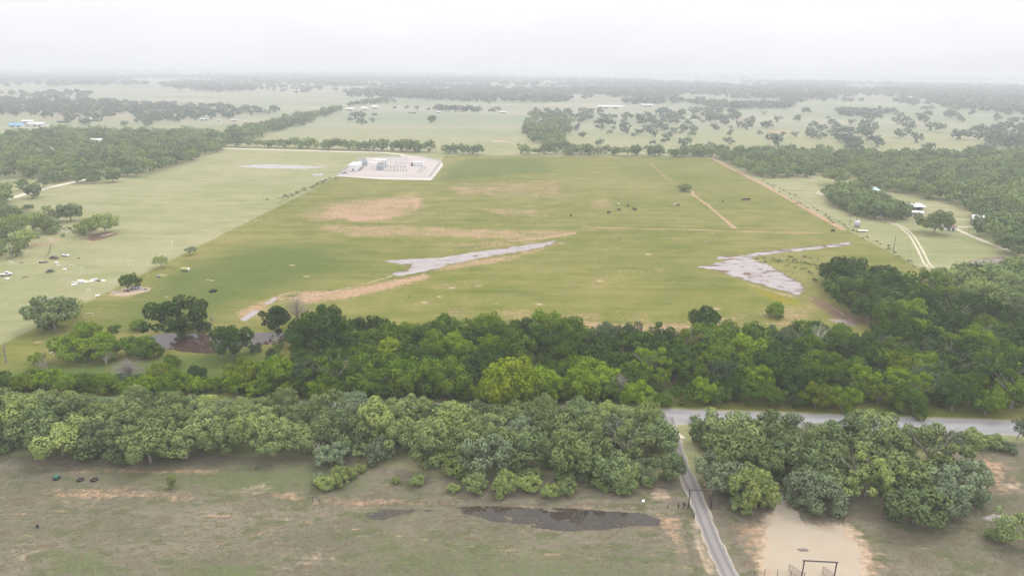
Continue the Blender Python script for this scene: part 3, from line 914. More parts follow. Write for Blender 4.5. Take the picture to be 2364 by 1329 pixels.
F_(1990, 800, 70, 'dome', 'dark', 'dark oak beside the wet clearing in the right wood')
F_(2190, 785, 52, 'dome', 'lime', 'pale lime elm deep inside the right wood', 'elm_tree')
# foreground, right clump
F_(1880, 1140, 118, 'bushy', 'palegrey', 'dense rounded silvery oak beside the packed dirt lot', hk=1.05)
F_(1735, 1130, 100, 'dome', 'palelime', 'pale lime oak between the gravel drive and the dirt lot', hk=1.1)
F_(1690, 1035, 118, 'dome', 'palemid', 'large soft green oak right of the gravel drive mouth', hk=1.1)
F_(1760, 1060, 108, 'dome', 'palemid', 'large soft green oak behind the pale lime oak')
F_(2150, 1140, 66, 'bushy', 'palelime', 'bright young tree at the open corner of the right clump', 'elm_tree')
F_(2345, 1215, 110, 'loose', 'palemid', 'spreading tree cut by the frame beside the right puddle', 'mesquite_tree')
F_(2240, 1085, 48, 'loose', 'palelime', 'thin leaning lime sapling tree on the dry slope', 'mesquite_tree', 1.2)
F_(2355, 985, 46, 'loose', 'palegrey', 'thin silvery tree at the road edge beside pale gravel', 'mesquite_tree', 1.6)
F_(1615, 1000, 50, 'tall', 'paledark', 'dark cedar beside the pale driveway apron', 'cedar_tree', 1.1)
# foreground belt, standouts
F_(1310, 1040, 120, 'dome', 'palemid', 'big soft green oak right of the silvery oak')
F_(1120, 1050, 110, 'dome', 'palegrey', 'silvery green oak in the middle of the foreground belt')
F_(1200, 1000, 80, 'tall', 'palegrey', 'silvery green oak behind the big soft green oak')
F_(1520, 1010, 100, 'dome', 'paledark', 'dusky oak left of the driveway mouth')
F_(1545, 1075, 80, 'dome', 'paledark', 'dusky oak overhanging the gravel drive')
F_(1445, 1110, 62, 'bushy', 'palemid', 'round leafy tree between the puddle and the gravel drive', 'elm_tree', 1.2)
F_(510, 1010, 90, 'dome', 'palemid', 'soft green oak standing out at the bare slope corner')
F_(765, 1052, 74, 'bushy', 'palegrey', 'silvery rounded tree at the notch of the belt')
F_(370, 975, 110, 'dome', 'palemid', 'tall soft green oak above the sapling in the belt')
F_(340, 1020, 110, 'dome', 'palemid', 'low soft green oak in front row above the sapling')
# yard on the left, pasture, boundary and outlying trees
YG = 'mesquite trees round the junk yard'
for x, y, w, c, lab in ((28, 515, 66, 'palelime', 'pale lime mesquite at the left end of the yard grove'), (70, 505, 62, 'palelime', 'pale lime mesquite second in the yard grove'),
                        (105, 512, 50, 'palelime', 'pale lime mesquite third in the yard grove'), (160, 488, 42, 'paledark', 'dusky rounded tree at the right end of the yard grove'),
                        (60, 545, 50, 'palelime', 'pale lime mesquite in front of the yard grove'), (20, 570, 54, 'palemid', 'soft green mesquite beside the pen corner'),
                        (125, 492, 40, 'palemid', 'soft green mesquite behind the yard grove'), (20, 488, 40, 'paledark', 'dusky tree behind the left end of the grove'),
                        (205, 520, 50, 'palelime', 'pale lime mesquite left of the parked boat trailer'), (240, 507, 62, 'palelime', 'pale lime mesquite shading the parked boat trailer'),
                        (372, 600, 40, 'palelime', 'thin lime mesquite alone on the boundary line'), (440, 577, 28, 'palegrey', 'tiny sparse mesquite further along the boundary line'),
                        (300, 650, 40, 'mid', 'dark shrubby tree over the dumped car'), (8, 820, 30, 'loose', '')):
    if lab: F_(x, y, w * (1.15 if x < 260 else 1), 'loose' if 'mesq' in lab else 'dome', c, lab, 'mesquite_tree', group=YG)
F_(75, 440, 36, 'dome', 'paledark', 'rounded oak in front of the pale road, left of two', group='trees along the pale road')
F_(50, 425, 30, 'tall', 'paledark', 'upright oak behind the pale road at its left end', group='trees along the pale road')
F_(215, 412, 24, 'dome', 'paledark', 'small round oak in front of the pale road bend', group='trees along the pale road')
F_(258, 405, 36, 'broad', 'paledark', 'spreading oak on the field side of the pale road bend', group='trees along the pale road')
F_(293, 393, 28, 'dome', 'paledark', 'dusky round oak where the pale road enters the trees', group='trees along the pale road')
F_(97, 416, 40, 'loose', 'paledark', 'open crowned oak beyond the pale road', group='trees along the pale road')
F_(1933, 402, 58, 'dome', 'palemid', 'large dome shaped oak at the clearing mouth above the track', hk=0.9)
F_(2162, 507, 66, 'dome', 'palemid', 'large round oak shading the small white shed', hk=1.0)
F_(1580, 434, 34, 'bushy', 'palelime', 'low bright mesquite beside the red track in the pasture', 'mesquite_tree', 0.7)
F_(997, 273, 21, 'dome', 'paledark', 'single round oak alone in the far green field')


def fill(px_poly, n_try, spacing, rr, colors, forms, seed, name='oak_tree', excl=(), z=CROWN_Z, keep_off=(), region='', must=False, maxn=9999):
    """Trees scattered through a wood, none nearer to another than its spacing times the mean crown radius."""
    poly = PP(px_poly, z)
    ex = [PP(e, z) for e in excl]
    rnd = random.Random(seed)
    x0, y0 = poly.min(0); x1, y1 = poly.max(0)
    out = []
    near = np.array(placed) if placed else np.zeros((0, 3))
    cand = np.array([(rnd.uniform(x0, x1), rnd.uniform(y0, y1)) for _ in range(n_try)])
    ok = in_poly(cand[:, 0], cand[:, 1], poly)
    for e in ex: ok &= ~in_poly(cand[:, 0], cand[:, 1], e)
    for line, w in keep_off: ok &= line_d(cand[:, 0], cand[:, 1], line) > w
    cand = cand[ok]
    near = [tuple(p) for p in placed]
    for X, Y in cand:
        R = rnd.uniform(*rr)
        if near:
            a = np.array(near)
            if (np.hypot(a[:, 0] - X, a[:, 1] - Y) < spacing * (a[:, 2] + R)).any(): continue
        near.append((X, Y, R)); placed.append((X, Y, R))
        c = rnd.choices([k for k, _ in colors], [w for _, w in colors])[0]
        out.append(dict(name='elm_tree' if c in ('lime', 'gold', 'palelime') else name, X=X, Y=Y, R=R, form=rnd.choice(forms), color=c, label=None, group=None, hk=rnd.uniform(0.9, 1.12), must=must, region=region))
        if len(out) >= maxn: break
    trees.extend(out)
    return out


ROAD_W, DRIVE_W = PP(ROAD_PX), PP(DRIVE_PX)
PATH_W = PP([(1740, 1050), (1770, 1095), (1800, 1150), (1840, 1200)])
LROAD_W = PP(LEFT_ROAD_PX)
IN = [('dark', 3.4), ('mid', 5), ('lime', 2.8), ('gold', .5), ('grey', 0.5)]
OUT = [('paledark', 3), ('palemid', 6), ('palelime', 2.0), ('palegrey', 1.2)]
OUTFAR = [('paledark', 5), ('palemid', 4), ('palegrey', 1.5), ('palelime', 0.5)]
# foreground belt and right clump
fill([(-60, 956), (600, 966), (1200, 978), (1500, 992), (1500, 1006), (1200, 1000), (600, 990), (-60, 980)], 2500, 0.56, (3.5, 4.4), OUT, ['dome', 'bushy', 'dome'], 55,
     keep_off=[(ROAD_W, 5.4)], region='south', z=0.0)
fill([(-60, 972), (600, 978), (1100, 985), (1520, 992), (1548, 1010), (1556, 1070), (1530, 1085), (1450, 1080), (1300, 1075), (1100, 1055), (960, 1040), (850, 1020), (740, 1020),
      (640, 1010), (560, 1015), (400, 1040), (200, 1030), (60, 1010), (-60, 1000)], 9000, 0.78, (4.2, 6.0), OUT, ['dome', 'ragged', 'broad', 'tall'], 5,
     keep_off=[(ROAD_W, 5.5), (DRIVE_W, 3.5)], region='south')
fill([(-60, 972), (600, 978), (1100, 985), (1520, 992), (1548, 1010), (1556, 1070), (1530, 1085), (1450, 1080), (1300, 1075), (1100, 1055), (960, 1040), (850, 1020), (740, 1020),
      (640, 1010), (560, 1015), (400, 1040), (200, 1030), (60, 1010), (-60, 1000)], 9000, 0.74, (2.8, 4.2), OUT, ['dome', 'loose', 'bushy', 'tall'], 5,
     keep_off=[(ROAD_W, 5.5), (DRIVE_W, 3.5)], region='south')
fill([(1595, 990), (1700, 992), (1850, 1000), (2000, 1012), (2140, 1025), (2190, 1060), (2225, 1120), (2190, 1165), (2110, 1165), (2040, 1140), (1960, 1130), (1860, 1105), (1790, 1090),
      (1700, 1100), (1650, 1085), (1620, 1040)], 5000, 0.76, (4.6, 6.6), OUT, ['dome', 'ragged', 'broad', 'bushy'], 6,
     keep_off=[(ROAD_W, 5.5), (DRIVE_W, 6.0), (PATH_W, 4.5)], region='clump')
fill([(1595, 990), (1700, 992), (1850, 1000), (2000, 1012), (2140, 1025), (2190, 1060), (2225, 1120), (2190, 1165), (2110, 1165), (2040, 1140), (1960, 1130), (1860, 1105), (1790, 1090),
      (1700, 1100), (1650, 1085), (1620, 1040)], 5000, 0.74, (2.8, 4.2), OUT, ['dome', 'loose', 'bushy', 'tall'], 6,
     keep_off=[(ROAD_W, 5.5), (DRIVE_W, 6.0), (PATH_W, 4.5)], region='clump')
# property wood: belt north of the road
fill([(620, 770), (680, 752), (800, 744), (930, 756), (1000, 746), (1090, 756), (1200, 750), (1290, 756), (1400, 768), (1480, 764), (1570, 772), (1640, 764), (1760, 774), (1830, 766),
      (1900, 758), (1950, 772), (2020, 790), (2364, 850), (2364, 935), (2000, 918), (1600, 902), (1450, 895), (1100, 890), (640, 884), (600, 870), (640, 830), (720, 806), (640, 790)], 12000, 0.84, (4.0, 5.8), IN, ['dome', 'ragged', 'broad', 'tall', 'bushy'], 7,
     excl=[[(330, 800), (690, 800), (690, 850), (620, 852), (600, 884), (430, 884), (430, 842), (330, 842)], [(1185, 818), (1290, 818), (1280, 842), (1200, 838)], [(1450, 868), (1565, 868), (1570, 915), (1450, 915)], [(1725, 838), (1785, 835), (1785, 868), (1730, 868)],
           [(1880, 785), (1965, 780), (2010, 830), (1990, 850), (1900, 838)], [(335, 760), (690, 756), (690, 800), (560, 806), (430, 830), (340, 815)], [(650, 690), (712, 690), (712, 745), (650, 745)],
           [(265, 835), (335, 835), (335, 870), (265, 870)], [(1395, 870), (1455, 870), (1455, 900), (1395, 900)], [(1855, 762), (1905, 762), (1905, 790), (1855, 790)]],
     keep_off=[(ROAD_W, 7.0)], region='belt')
fill([(620, 770), (680, 752), (800, 744), (930, 756), (1000, 746), (1090, 756), (1200, 750), (1290, 756), (1400, 768), (1480, 764), (1570, 772), (1640, 764), (1760, 774), (1830, 766),
      (1900, 758), (1950, 772), (2020, 790), (2364, 850), (2364, 935), (2000, 918), (1600, 902), (1450, 895), (1100, 890), (640, 884), (600, 870), (640, 830), (720, 806), (640, 790)], 12000, 0.74, (2.6, 3.9), IN, ['dome', 'loose', 'bushy', 'tall', 'bushy'], 7,
     excl=[[(330, 800), (690, 800), (690, 850), (620, 852), (600, 884), (430, 884), (430, 842), (330, 842)], [(1185, 818), (1290, 818), (1280, 842), (1200, 838)], [(1450, 868), (1565, 868), (1570, 915), (1450, 915)], [(1725, 838), (1785, 835), (1785, 868), (1730, 868)],
           [(1880, 785), (1965, 780), (2010, 830), (1990, 850), (1900, 838)], [(335, 760), (690, 756), (690, 800), (560, 806), (430, 830), (340, 815)], [(650, 690), (712, 690), (712, 745), (650, 745)],
           [(265, 835), (335, 835), (335, 870), (265, 870)], [(1395, 870), (1455, 870), (1455, 900), (1395, 900)], [(1855, 762), (1905, 762), (1905, 790), (1855, 790)]],
     keep_off=[(ROAD_W, 7.0)], region='belt')
fill([(1912, 626), (1962, 618), (2060, 640), (2130, 664), (2364, 760), (2440, 800), (2440, 900), (2364, 850), (2020, 790), (2050, 745), (2000, 715), (1950, 680), (1915, 640)], 9000, 0.82,
     (4.4, 6.6), [('dark', 7), ('mid', 4), ('lime', 0.4), ('grey', 0.5)], ['dome', 'ragged', 'broad', 'bushy'], 8, region='point')
fill([(1912, 626), (1962, 618), (2060, 640), (2130, 664), (2364, 760), (2440, 800), (2440, 900), (2364, 850), (2020, 790), (2050, 745), (2000, 715), (1950, 680), (1915, 640)], 9000, 0.74,
     (2.8, 4.0), [('dark', 7), ('mid', 4), ('lime', 0.4), ('grey', 0.5)], ['dome', 'loose', 'bushy', 'tall'], 8, region='point')
# beyond the boundary on the right
fill([(2150, 645), (2230, 618), (2364, 612), (2500, 640), (2500, 800), (2364, 735)], 3000, 0.78, (4, 6), OUT, ['dome', 'broad'], 9, region='east')
fill([(1905, 436), (1950, 428), (2000, 442), (2060, 462), (2090, 482), (2085, 494), (2040, 494), (1990, 486), (1930, 464)], 2500, 0.72, (4, 5.6), OUTFAR, ['dome', 'broad'], 10, region='grove')
fill([(1655, 352), (1760, 345), (1900, 352), (2100, 358), (2364, 352), (2600, 350), (2600, 620), (2364, 580), (2310, 555), (2250, 515), (2255, 485), (2190, 452), (2130, 447), (2090, 436), (1990, 412),
      (1960, 388), (1905, 386), (1890, 398), (1780, 402), (1720, 388)], 9000, 0.80, (4.5, 6.5), OUTFAR, ['dome', 'broad'], 11, region='farwood',
     excl=[[(2100, 490), (2260, 495), (2260, 520), (2100, 520)]])
# beyond the boundary on the left
fill([(-200, 330), (0, 318), (130, 300), (300, 308), (400, 305), (500, 308), (506, 340), (440, 362), (370, 384), (310, 398), (235, 400), (150, 405), (110, 398), (0, 402), (-200, 420)], 9000, 0.93, (4.5, 7.2),
     [('paledark', 4), ('palemid', 5), ('palelime', 2), ('palegrey', 1)], ['dome', 'broad'], 12, region='leftwood',
     excl=[[(200, 318), (250, 318), (250, 338), (200, 338)], [(50, 345), (150, 340), (160, 358), (50, 362)], [(295, 362), (345, 362), (345, 380), (295, 380)], [(0, 400), (60, 395), (80, 420), (0, 430)],
           [(90, 330), (130, 330), (130, 338), (90, 338)], [(255, 350), (300, 350), (300, 360), (255, 360)]], keep_off=[(LROAD_W, 7)])
fill([(120, 402), (180, 398), (235, 396), (220, 405), (120, 420)], 400, 0.75, (4, 6), OUTFAR, ['dome'], 13, region='leftwood', keep_off=[(LROAD_W, 8)])
fill([(-60, 440), (0, 430), (40, 440), (0, 460), (-60, 475)], 400, 0.8, (4, 6), OUTFAR, ['dome'], 14, region='leftwood', keep_off=[(LROAD_W, 6)])

# --- keep the trees that show largest as things; the rest of each wood is one mass of its own
for t in trees:
    X, Y = t['X'], t['Y']
    t['px'] = pix(X, Y, CROWN_Z)
    t['size'] = t['R'] * ppm(X, Y) * (4 if t['must'] else 1)
    t['view'] = -150 < t['px'][0] < 2514
trees.sort(key=lambda t: (not t['view'], -t['size']))
MAX_TREES = 318
things, rest = trees[:MAX_TREES], trees[MAX_TREES:]

ANCHORS = [
    ('south', 60, 960, 'in the belt above the green tub'), ('south', 190, 960, 'in the belt above the black tyres'), ('south', 330, 950, 'in the belt behind the low front oak'),
    ('south', 450, 960, 'in the belt above the bare slope'), ('south', 600, 970, 'in the belt behind the slope corner'), ('south', 720, 980, 'in the belt behind the silvery round tree'),
    ('south', 850, 990, 'in the belt behind the lime bushes'), ('south', 960, 1030, 'in the belt above the round shrub'), ('south', 1060, 980, 'in the belt behind the silvery oak'),
    ('south', 1180, 1080, 'in the belt above the long puddle'), ('south', 1250, 970, 'in the belt opposite the golden elm'), ('south', 1370, 1080, 'in the belt behind the dark puddle'),
    ('south', 1400, 990, 'in the belt between puddle and road'), ('south', 1500, 1060, 'beside the upper gravel drive'),
    ('clump', 1660, 980, 'by the driveway mouth at the road'), ('clump', 1720, 1100, 'between gravel drive and dirt lot'), ('clump', 1830, 1000, 'by the road above the dirt lot'),
    ('clump', 1900, 1080, 'behind the dense silvery oak'), ('clump', 1990, 1060, 'in the heart of the right clump'), ('clump', 2030, 1140, 'at the front of the right clump'),
    ('clump', 2080, 1000, 'by the road in the right clump'), ('clump', 2170, 1060, 'on the dry slope side of the clump'),
    ('belt', 660, 740, 'beside the leafless grey tree'), ('belt', 800, 720, 'at the field edge by the pale gully'), ('belt', 950, 730, 'at the field edge past the gully'),
    ('belt', 1060, 740, 'at the field edge by the light elm'), ('belt', 1220, 740, 'at the field edge by the sandy strip'), ('belt', 720, 820, 'in the wood below the pond oak'),
    ('belt', 640, 870, 'by the road below the pond'), ('belt', 860, 850, 'in the wood left of the shaded trunks'), ('belt', 850, 780, 'in the wood behind the small lime elm'),
    ('belt', 1000, 800, 'in the wood above the shaded trunks'), ('belt', 1110, 810, 'in the wood above the golden elm'), ('belt', 1290, 880, 'by the road right of golden elm'),
    ('belt', 1330, 800, 'in the wood above the dark glade'), ('belt', 1380, 850, 'beside the purple grey dead tree'), ('belt', 1420, 770, 'at the field edge by grey oak'),
    ('belt', 1500, 810, 'in the wood behind the open glade'), ('belt', 1560, 770, 'in the wood below the round field oak'), ('belt', 1650, 820, 'in the wood left of bare clearing'),
    ('belt', 1720, 780, 'in the wood above the bare clearing'), ('belt', 1650, 880, 'by the road near the lime elm'), ('belt', 1850, 880, 'by the road under the bare clearing'),
    ('belt', 1840, 770, 'beside the standing dead snag'), ('belt', 1960, 880, 'by the road left of deadwood pile'), ('belt', 2100, 880, 'by the road right of deadwood pile'),
    ('belt', 2250, 900, 'by the road at the right end'), ('belt', 2300, 850, 'in the right wood above the road'), ('belt', 2060, 820, 'beside the wet clearing'),
    ('belt', 480, 880, 'by the road below the lone elm'), ('belt', 250, 890, 'by the road below the grey thicket'), ('belt', 60, 880, 'by the road at the left end'),
    ('point', 1940, 640, 'at the tip of the wooded point'), ('point', 2000, 680, 'along the gully side of the point'), ('point', 2090, 660, 'on the top of the wooded point'),
    ('point', 2060, 720, 'in the point above the muddy gully'), ('point', 2150, 760, 'in the deep right wood'), ('point', 2200, 720, 'in the right wood by the boundary'),
    ('point', 2300, 790, 'at the right boundary corner'), ('point', 2200, 820, 'in the right wood below the lime elm'),
    ('east', 2250, 650, 'beyond the boundary below the pale pond'), ('grove', 2000, 470, 'in the grove beside the two wheel tracks'),
    ('farwood', 2200, 480, 'in the wood behind the white roofed barn'), ('farwood', 2300, 540, 'in the wood above the dirt road'),
    ('farwood', 1900, 370, 'in the big wood above the clearing'), ('leftwood', 200, 380, 'in the wood across the pale road'), ('leftwood', 420, 340, 'in the wood at the field corner')]
ORD = ['', 'first', 'second', 'third', 'fourth', 'fifth', 'sixth', 'seventh', 'eighth', 'ninth', 'tenth', 'eleventh', 'twelfth']
buckets = {}
for t in things:
    if t['label']: continue
    x, y = t['px']
    an = min((a for a in ANCHORS if a[0] == t['region']), key=lambda a: (a[1] - x) ** 2 + (2.2 * (a[2] - y)) ** 2)
    size = 'broad' if t['R'] > 5.3 else 'small' if t['R'] < 4.6 else 'middling'
    buckets.setdefault((an[3], t['color'], size), []).append(t)
REGION_GROUP = {'south': 'trees of the belt south of the road', 'clump': 'trees of the clump by the dirt lot', 'belt': 'trees of the wood north of the road', 'point': 'trees of the wooded point',
                'east': 'trees beyond the right boundary', 'grove': 'trees of the track side grove', 'farwood': 'trees of the far right wood', 'leftwood': 'trees of the left wood'}
for (an, color, size), ts in buckets.items():
    ts.sort(key=lambda t: t['px'][0])
    for i, t in enumerate(ts):
        kind = t['name'].split('_')[0]
        t['label'] = f'{size} {COLOR_WORD[color]} {kind} {an}' + ('' if len(ts) == 1 else f', {ORD[i + 1]} from left')
        t['group'] = REGION_GROUP[t['region']]
rnd_t = random.Random(99)
for t in things:
    place_tree(t['name'], t['X'], t['Y'], t['R'], t['form'], t['color'], t['label'], t['group'], rnd_t, t['hk'])


# --- masses of trees further off: one joined mesh per wood
def lod_set(n, per, leaf, puffs=14, **k):
    return [crown_arrays(100 + i, puffs, per, leaf=leaf, pr=(1.5, 2.4), **k) for i in range(n)]


LOD_MID = lod_set(4, 46, (0.5, 0.9), 20)
LOD_FAR = lod_set(4, 26, (0.75, 1.3), 13)
LOD_TINY = lod_set(4, 12, (1.5, 2.3), 8)
g_far = {}


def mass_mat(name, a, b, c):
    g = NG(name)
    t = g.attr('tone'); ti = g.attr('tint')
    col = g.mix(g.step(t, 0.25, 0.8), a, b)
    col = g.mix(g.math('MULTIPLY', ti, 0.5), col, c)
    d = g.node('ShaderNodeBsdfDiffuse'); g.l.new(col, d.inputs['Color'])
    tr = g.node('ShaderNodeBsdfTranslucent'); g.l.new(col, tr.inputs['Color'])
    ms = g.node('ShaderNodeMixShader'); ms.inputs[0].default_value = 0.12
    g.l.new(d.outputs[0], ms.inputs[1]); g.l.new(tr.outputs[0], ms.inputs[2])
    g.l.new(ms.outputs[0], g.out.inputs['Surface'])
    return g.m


M_MASS_IN = mass_mat('wood_leaves_dark', (0.036, 0.074, 0.010), (0.068, 0.122, 0.016), (0.11, 0.175, 0.02))
M_MASS_OUT = mass_mat('wood_leaves_veiled', (0.085, 0.130, 0.054), (0.185, 0.245, 0.080), (0.22, 0.275, 0.085))  # white veil and haze over the outer woods painted in as paler leaves
M_MASS_FAR = mass_mat('wood_leaves_distant', (0.105, 0.145, 0.105), (0.140, 0.185, 0.120), (0.17, 0.215, 0.13))  # part of the distance haze is painted into these paler greens


def join_trees(name, items, lods, mat, seed=1):
    """items: (X, Y, R, height factor, tone)."""
    r = np.random.RandomState(seed)
    V, Q, T, S, off = [], [], [], [], 0
    for X, Y, R, hk, tone in items:
        v, q, t = lods[r.randint(len(lods))]
        a = r.rand() * 6.283; s = R / 5.0
        c, sn = math.cos(a) * s, math.sin(a) * s
        vv = np.stack([X + v[:, 0] * c - v[:, 1] * sn, Y + v[:, 0] * sn + v[:, 1] * c, v[:, 2] * s * hk], 1)
        V.append(vv); Q.append(q + off); T.append(t); S.append(np.full(len(t), tone)); off += len(v)
    if not V: return None
    o = link_mesh(name, np_mesh(name, np.concatenate(V), np.concatenate(Q), {'tint': ('FACE', np.concatenate(T)), 'tone': ('FACE', np.concatenate(S))}), mat)
    return tag(o, kind='stuff')


rr = random.Random(4)
by_reg = {}
for t in rest:
    by_reg.setdefault(t.get('region') or 'misc', []).append((t['X'], t['Y'], t['R'], t['hk'], rr.random()))
for reg, items in by_reg.items():
    inside = reg in ('belt', 'point')
    join_trees('woods', items, LOD_MID, M_MASS_IN if inside else M_MASS_OUT, len(items))


def scatter(px_poly, n, rr_, seed, zpl=3.0, clump=0.0, min_d=0.0):
    poly = PP(px_poly, zpl)
    r = np.random.RandomState(seed)
    x0, y0 = poly.min(0); x1, y1 = poly.max(0)
    out = []
    tries = 0
    while len(out) < n and tries < n * 60:
        k = 400
        X = x0 + (x1 - x0) * r.rand(k); Y = y0 + (y1 - y0) * r.rand(k)
        ok = in_poly(X, Y, poly)
        if clump: ok &= fbm(X / clump + seed, Y / clump + 2 * seed, 2) > 0.50
        for a, b in zip(X[ok], Y[ok]):
            if min_d and out and min((a - o[0]) ** 2 + (b - o[1]) ** 2 for o in out) < min_d ** 2: continue
            out.append((a, b, r.uniform(*rr_), r.uniform(0.85, 1.1), r.rand()))
        tries += k
    return out[:n]


def along(px_line, spacing, jitter, rr_, seed, gaps=()):
    pl = PP(px_line)
    seg = np.hypot(*(pl[1:] - pl[:-1]).T); s = np.concatenate([[0], np.cumsum(seg)])
    r = np.random.RandomState(seed)
    out, t = [], 0.0
    while t < s[-1]:
        f = t / s[-1]
        if not any(a <= f <= b for a, b in gaps):
            out.append((np.interp(t, s, pl[:, 0]) + r.randn() * jitter, np.interp(t, s, pl[:, 1]) + r.randn() * jitter, r.uniform(*rr_), r.uniform(0.85, 1.15), r.rand()))
        t += spacing * r.uniform(0.7, 1.3)
    return out


hedge = []
hedge += along([(512, 338), (640, 341), (780, 345)], 9, 2.5, (4.5, 6.5), 1)
hedge += along([(790, 345), (900, 349), (1005, 352)], 8, 2.5, (5, 7.5), 2, [(0.985, 1)])
hedge += along([(1022, 354), (1112, 357)], 8, 2, (4.5, 6.5), 3)
hedge += along([(1205, 356), (1400, 358), (1645, 362)], 7, 2.5, (4, 6.0), 4, [(0.03, 0.06)])
hedge += along([(512, 330), (560, 312), (640, 292), (720, 272), (785, 255)], 7, 6, (4.5, 7), 5)
hedge += along([(560, 322), (640, 302), (720, 280)], 9, 6, (4, 6), 6)
hedge += along([(1215, 302), (1250, 318), (1290, 345)], 7, 5, (5, 7), 7)
hedge += scatter([(1220, 268), (1290, 262), (1330, 280), (1300, 330), (1380, 350), (1240, 346), (1215, 300)], 60, (4.5, 7), 8)
hedge += along([(1560, 362), (1650, 352), (1720, 360)], 8, 4, (4, 6), 9)
join_trees('hedgerow_woods', hedge, LOD_MID, M_MASS_OUT, 21)
sav = scatter([(1230, 285), (1500, 262), (1700, 262), (1780, 300), (1640, 345), (1300, 340)], 95, (2.6, 6.5), 31, min_d=9)
sav += scatter([(1220, 258), (1430, 255), (1720, 255), (1720, 285), (1230, 290)], 90, (5, 7.5), 32, clump=70)
sav += scatter([(1700, 262), (1900, 262), (2364, 240), (2500, 240), (2500, 350), (2000, 350), (1760, 345)], 120, (3.5, 9), 33, min_d=11)
sav += scatter([(1850, 300), (2000, 300), (2050, 350), (1860, 350)], 28, (5, 7.5), 34, clump=60)
sav += scatter([(2250, 300), (2364, 295), (2420, 350), (2260, 352)], 34, (6, 8.5), 35)
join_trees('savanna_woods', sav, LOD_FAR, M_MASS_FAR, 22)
far = scatter([(-300, 232), (0, 226), (100, 230), (340, 240), (640, 252), (640, 262), (450, 276), (320, 276), (300, 262), (0, 262), (-300, 270)], 620, (5, 7.5), 41)
far += along([(1010, 256), (1108, 260)], 7, 3, (6, 8), 42, [(0.47, 0.53)])
far += along([(805, 246), (905, 236)], 10, 12, (5, 8), 43)
far += scatter([(800, 262), (880, 262), (870, 285), (800, 285)], 7, (4, 7), 44)
far += along([(910, 252), (1000, 256)], 36, 4, (3.5, 5), 45)
far += [(*P(1135, 262), 6, 1, 0.4), (*P(1150, 258), 6, 1, 0.5), (*P(1127, 240), 8, 1, 0.9)]
far += scatter([(0, 215), (215, 212), (215, 226), (0, 230)], 46, (6, 9), 46, clump=90)
far += scatter([(20, 262), (420, 268), (420, 290), (130, 286), (20, 275)], 42, (4.5, 7), 47, clump=40)
far += scatter([(560, 300), (640, 286), (700, 270), (640, 300)], 20, (4, 6), 48)
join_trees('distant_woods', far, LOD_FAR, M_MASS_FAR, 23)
veryfar = scatter([(0, 166), (250, 170), (330, 184), (250, 192), (0, 190)], 900, (8, 12), 51)
veryfar += scatter([(365, 196), (440, 188), (590, 200), (590, 210), (500, 212), (400, 205)], 330, (7, 10), 52)
veryfar += scatter([(780, 222), (790, 212), (1000, 196), (1420, 206), (1600, 228), (1640, 240), (1400, 238), (1100, 234)], 1100, (7, 10), 53, clump=220)
veryfar += scatter([(330, 168), (900, 172), (1500, 186), (2364, 196), (2364, 215), (1500, 206), (800, 192), (330, 180)], 2600, (10, 15), 54, clump=700)
veryfar += scatter([(1600, 238), (1830, 243), (1820, 250), (1640, 250)], 110, (6, 9), 55)
veryfar += scatter([(1930, 254), (2030, 261), (2030, 269), (1940, 263)], 70, (5, 8), 56)
veryfar += scatter([(2060, 236), (2364, 226), (2500, 226), (2500, 266), (2364, 262), (2200, 252)], 420, (6, 9), 57)
veryfar += scatter([(1800, 214), (2364, 206), (2364, 228), (1800, 238)], 160, (6, 10), 58, clump=160)
veryfar += scatter([(590, 196), (790, 200), (780, 215), (600, 212)], 50, (6, 9), 59)
veryfar += scatter([(1250, 206), (1800, 206), (1800, 238), (1640, 238)], 130, (7, 10), 60, clump=140)
veryfar += scatter([(700, 178), (1500, 190), (2364, 200), (2364, 240), (1900, 236), (1500, 222), (1000, 206), (700, 196)], 2600, (8, 13), 61, clump=420)
veryfar += scatter([(1500, 200), (2364, 206), (2364, 232), (1800, 238), (1500, 226)], 900, (8, 12), 62, clump=300)
veryfar += scatter([(0, 172), (700, 176), (800, 192), (600, 198), (300, 196), (0, 200)], 1200, (8, 12), 63, clump=380)
veryfar += scatter([(0, 160), (2364, 178), (2364, 190), (1200, 182), (0, 168)], 1600, (14, 22), 64, clump=1100)
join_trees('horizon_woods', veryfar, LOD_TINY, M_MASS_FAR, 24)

# undergrowth under the woods and along the edges
under = []
under += scatter([(-60, 925), (600, 935), (1540, 962), (1575, 1085), (1450, 1140), (1100, 1110), (850, 1060), (640, 1035), (300, 1055), (-60, 1040)], 420, (0.9, 1.9), 71, 0.5)
under += scatter([(1600, 970), (2150, 1000), (2225, 1150), (2100, 1190), (1860, 1140), (1640, 1110)], 160, (0.8, 1.7), 72, 0.5)
under += scatter([(-30, 490), (60, 482), (180, 486), (185, 505), (120, 540), (40, 590), (-30, 590)], 60, (1.3, 2.8), 171, 0.5)
under += scatter([(170, 535), (200, 508), (260, 500), (280, 515), (230, 532), (185, 545)], 26, (1.2, 2.4), 172, 0.5)
under += scatter([(110, 515), (170, 515), (200, 545), (120, 548)], 14, (0.5, 1.1), 173, 0.3)
join_trees('undergrowth', [(x, y, r, k * 0.8, t) for x, y, r, k, t in under], LOD_MID, M_MASS_OUT, 25)
under = scatter([(620, 790), (1000, 760), (2000, 800), (2364, 880), (2364, 950), (1600, 925), (600, 905), (-60, 895), (-60, 870), (560, 880)], 460, (0.8, 1.7), 73, 0.5)
under += scatter([(2000, 720), (2100, 690), (2364, 790), (2364, 870), (2060, 780)], 90, (0.8, 1.7), 74, 0.5)
under += scatter([(-20, 872), (700, 888), (1300, 905), (1440, 918), (1300, 922), (600, 905), (-20, 898)], 190, (1.2, 2.3), 75, 0.5)
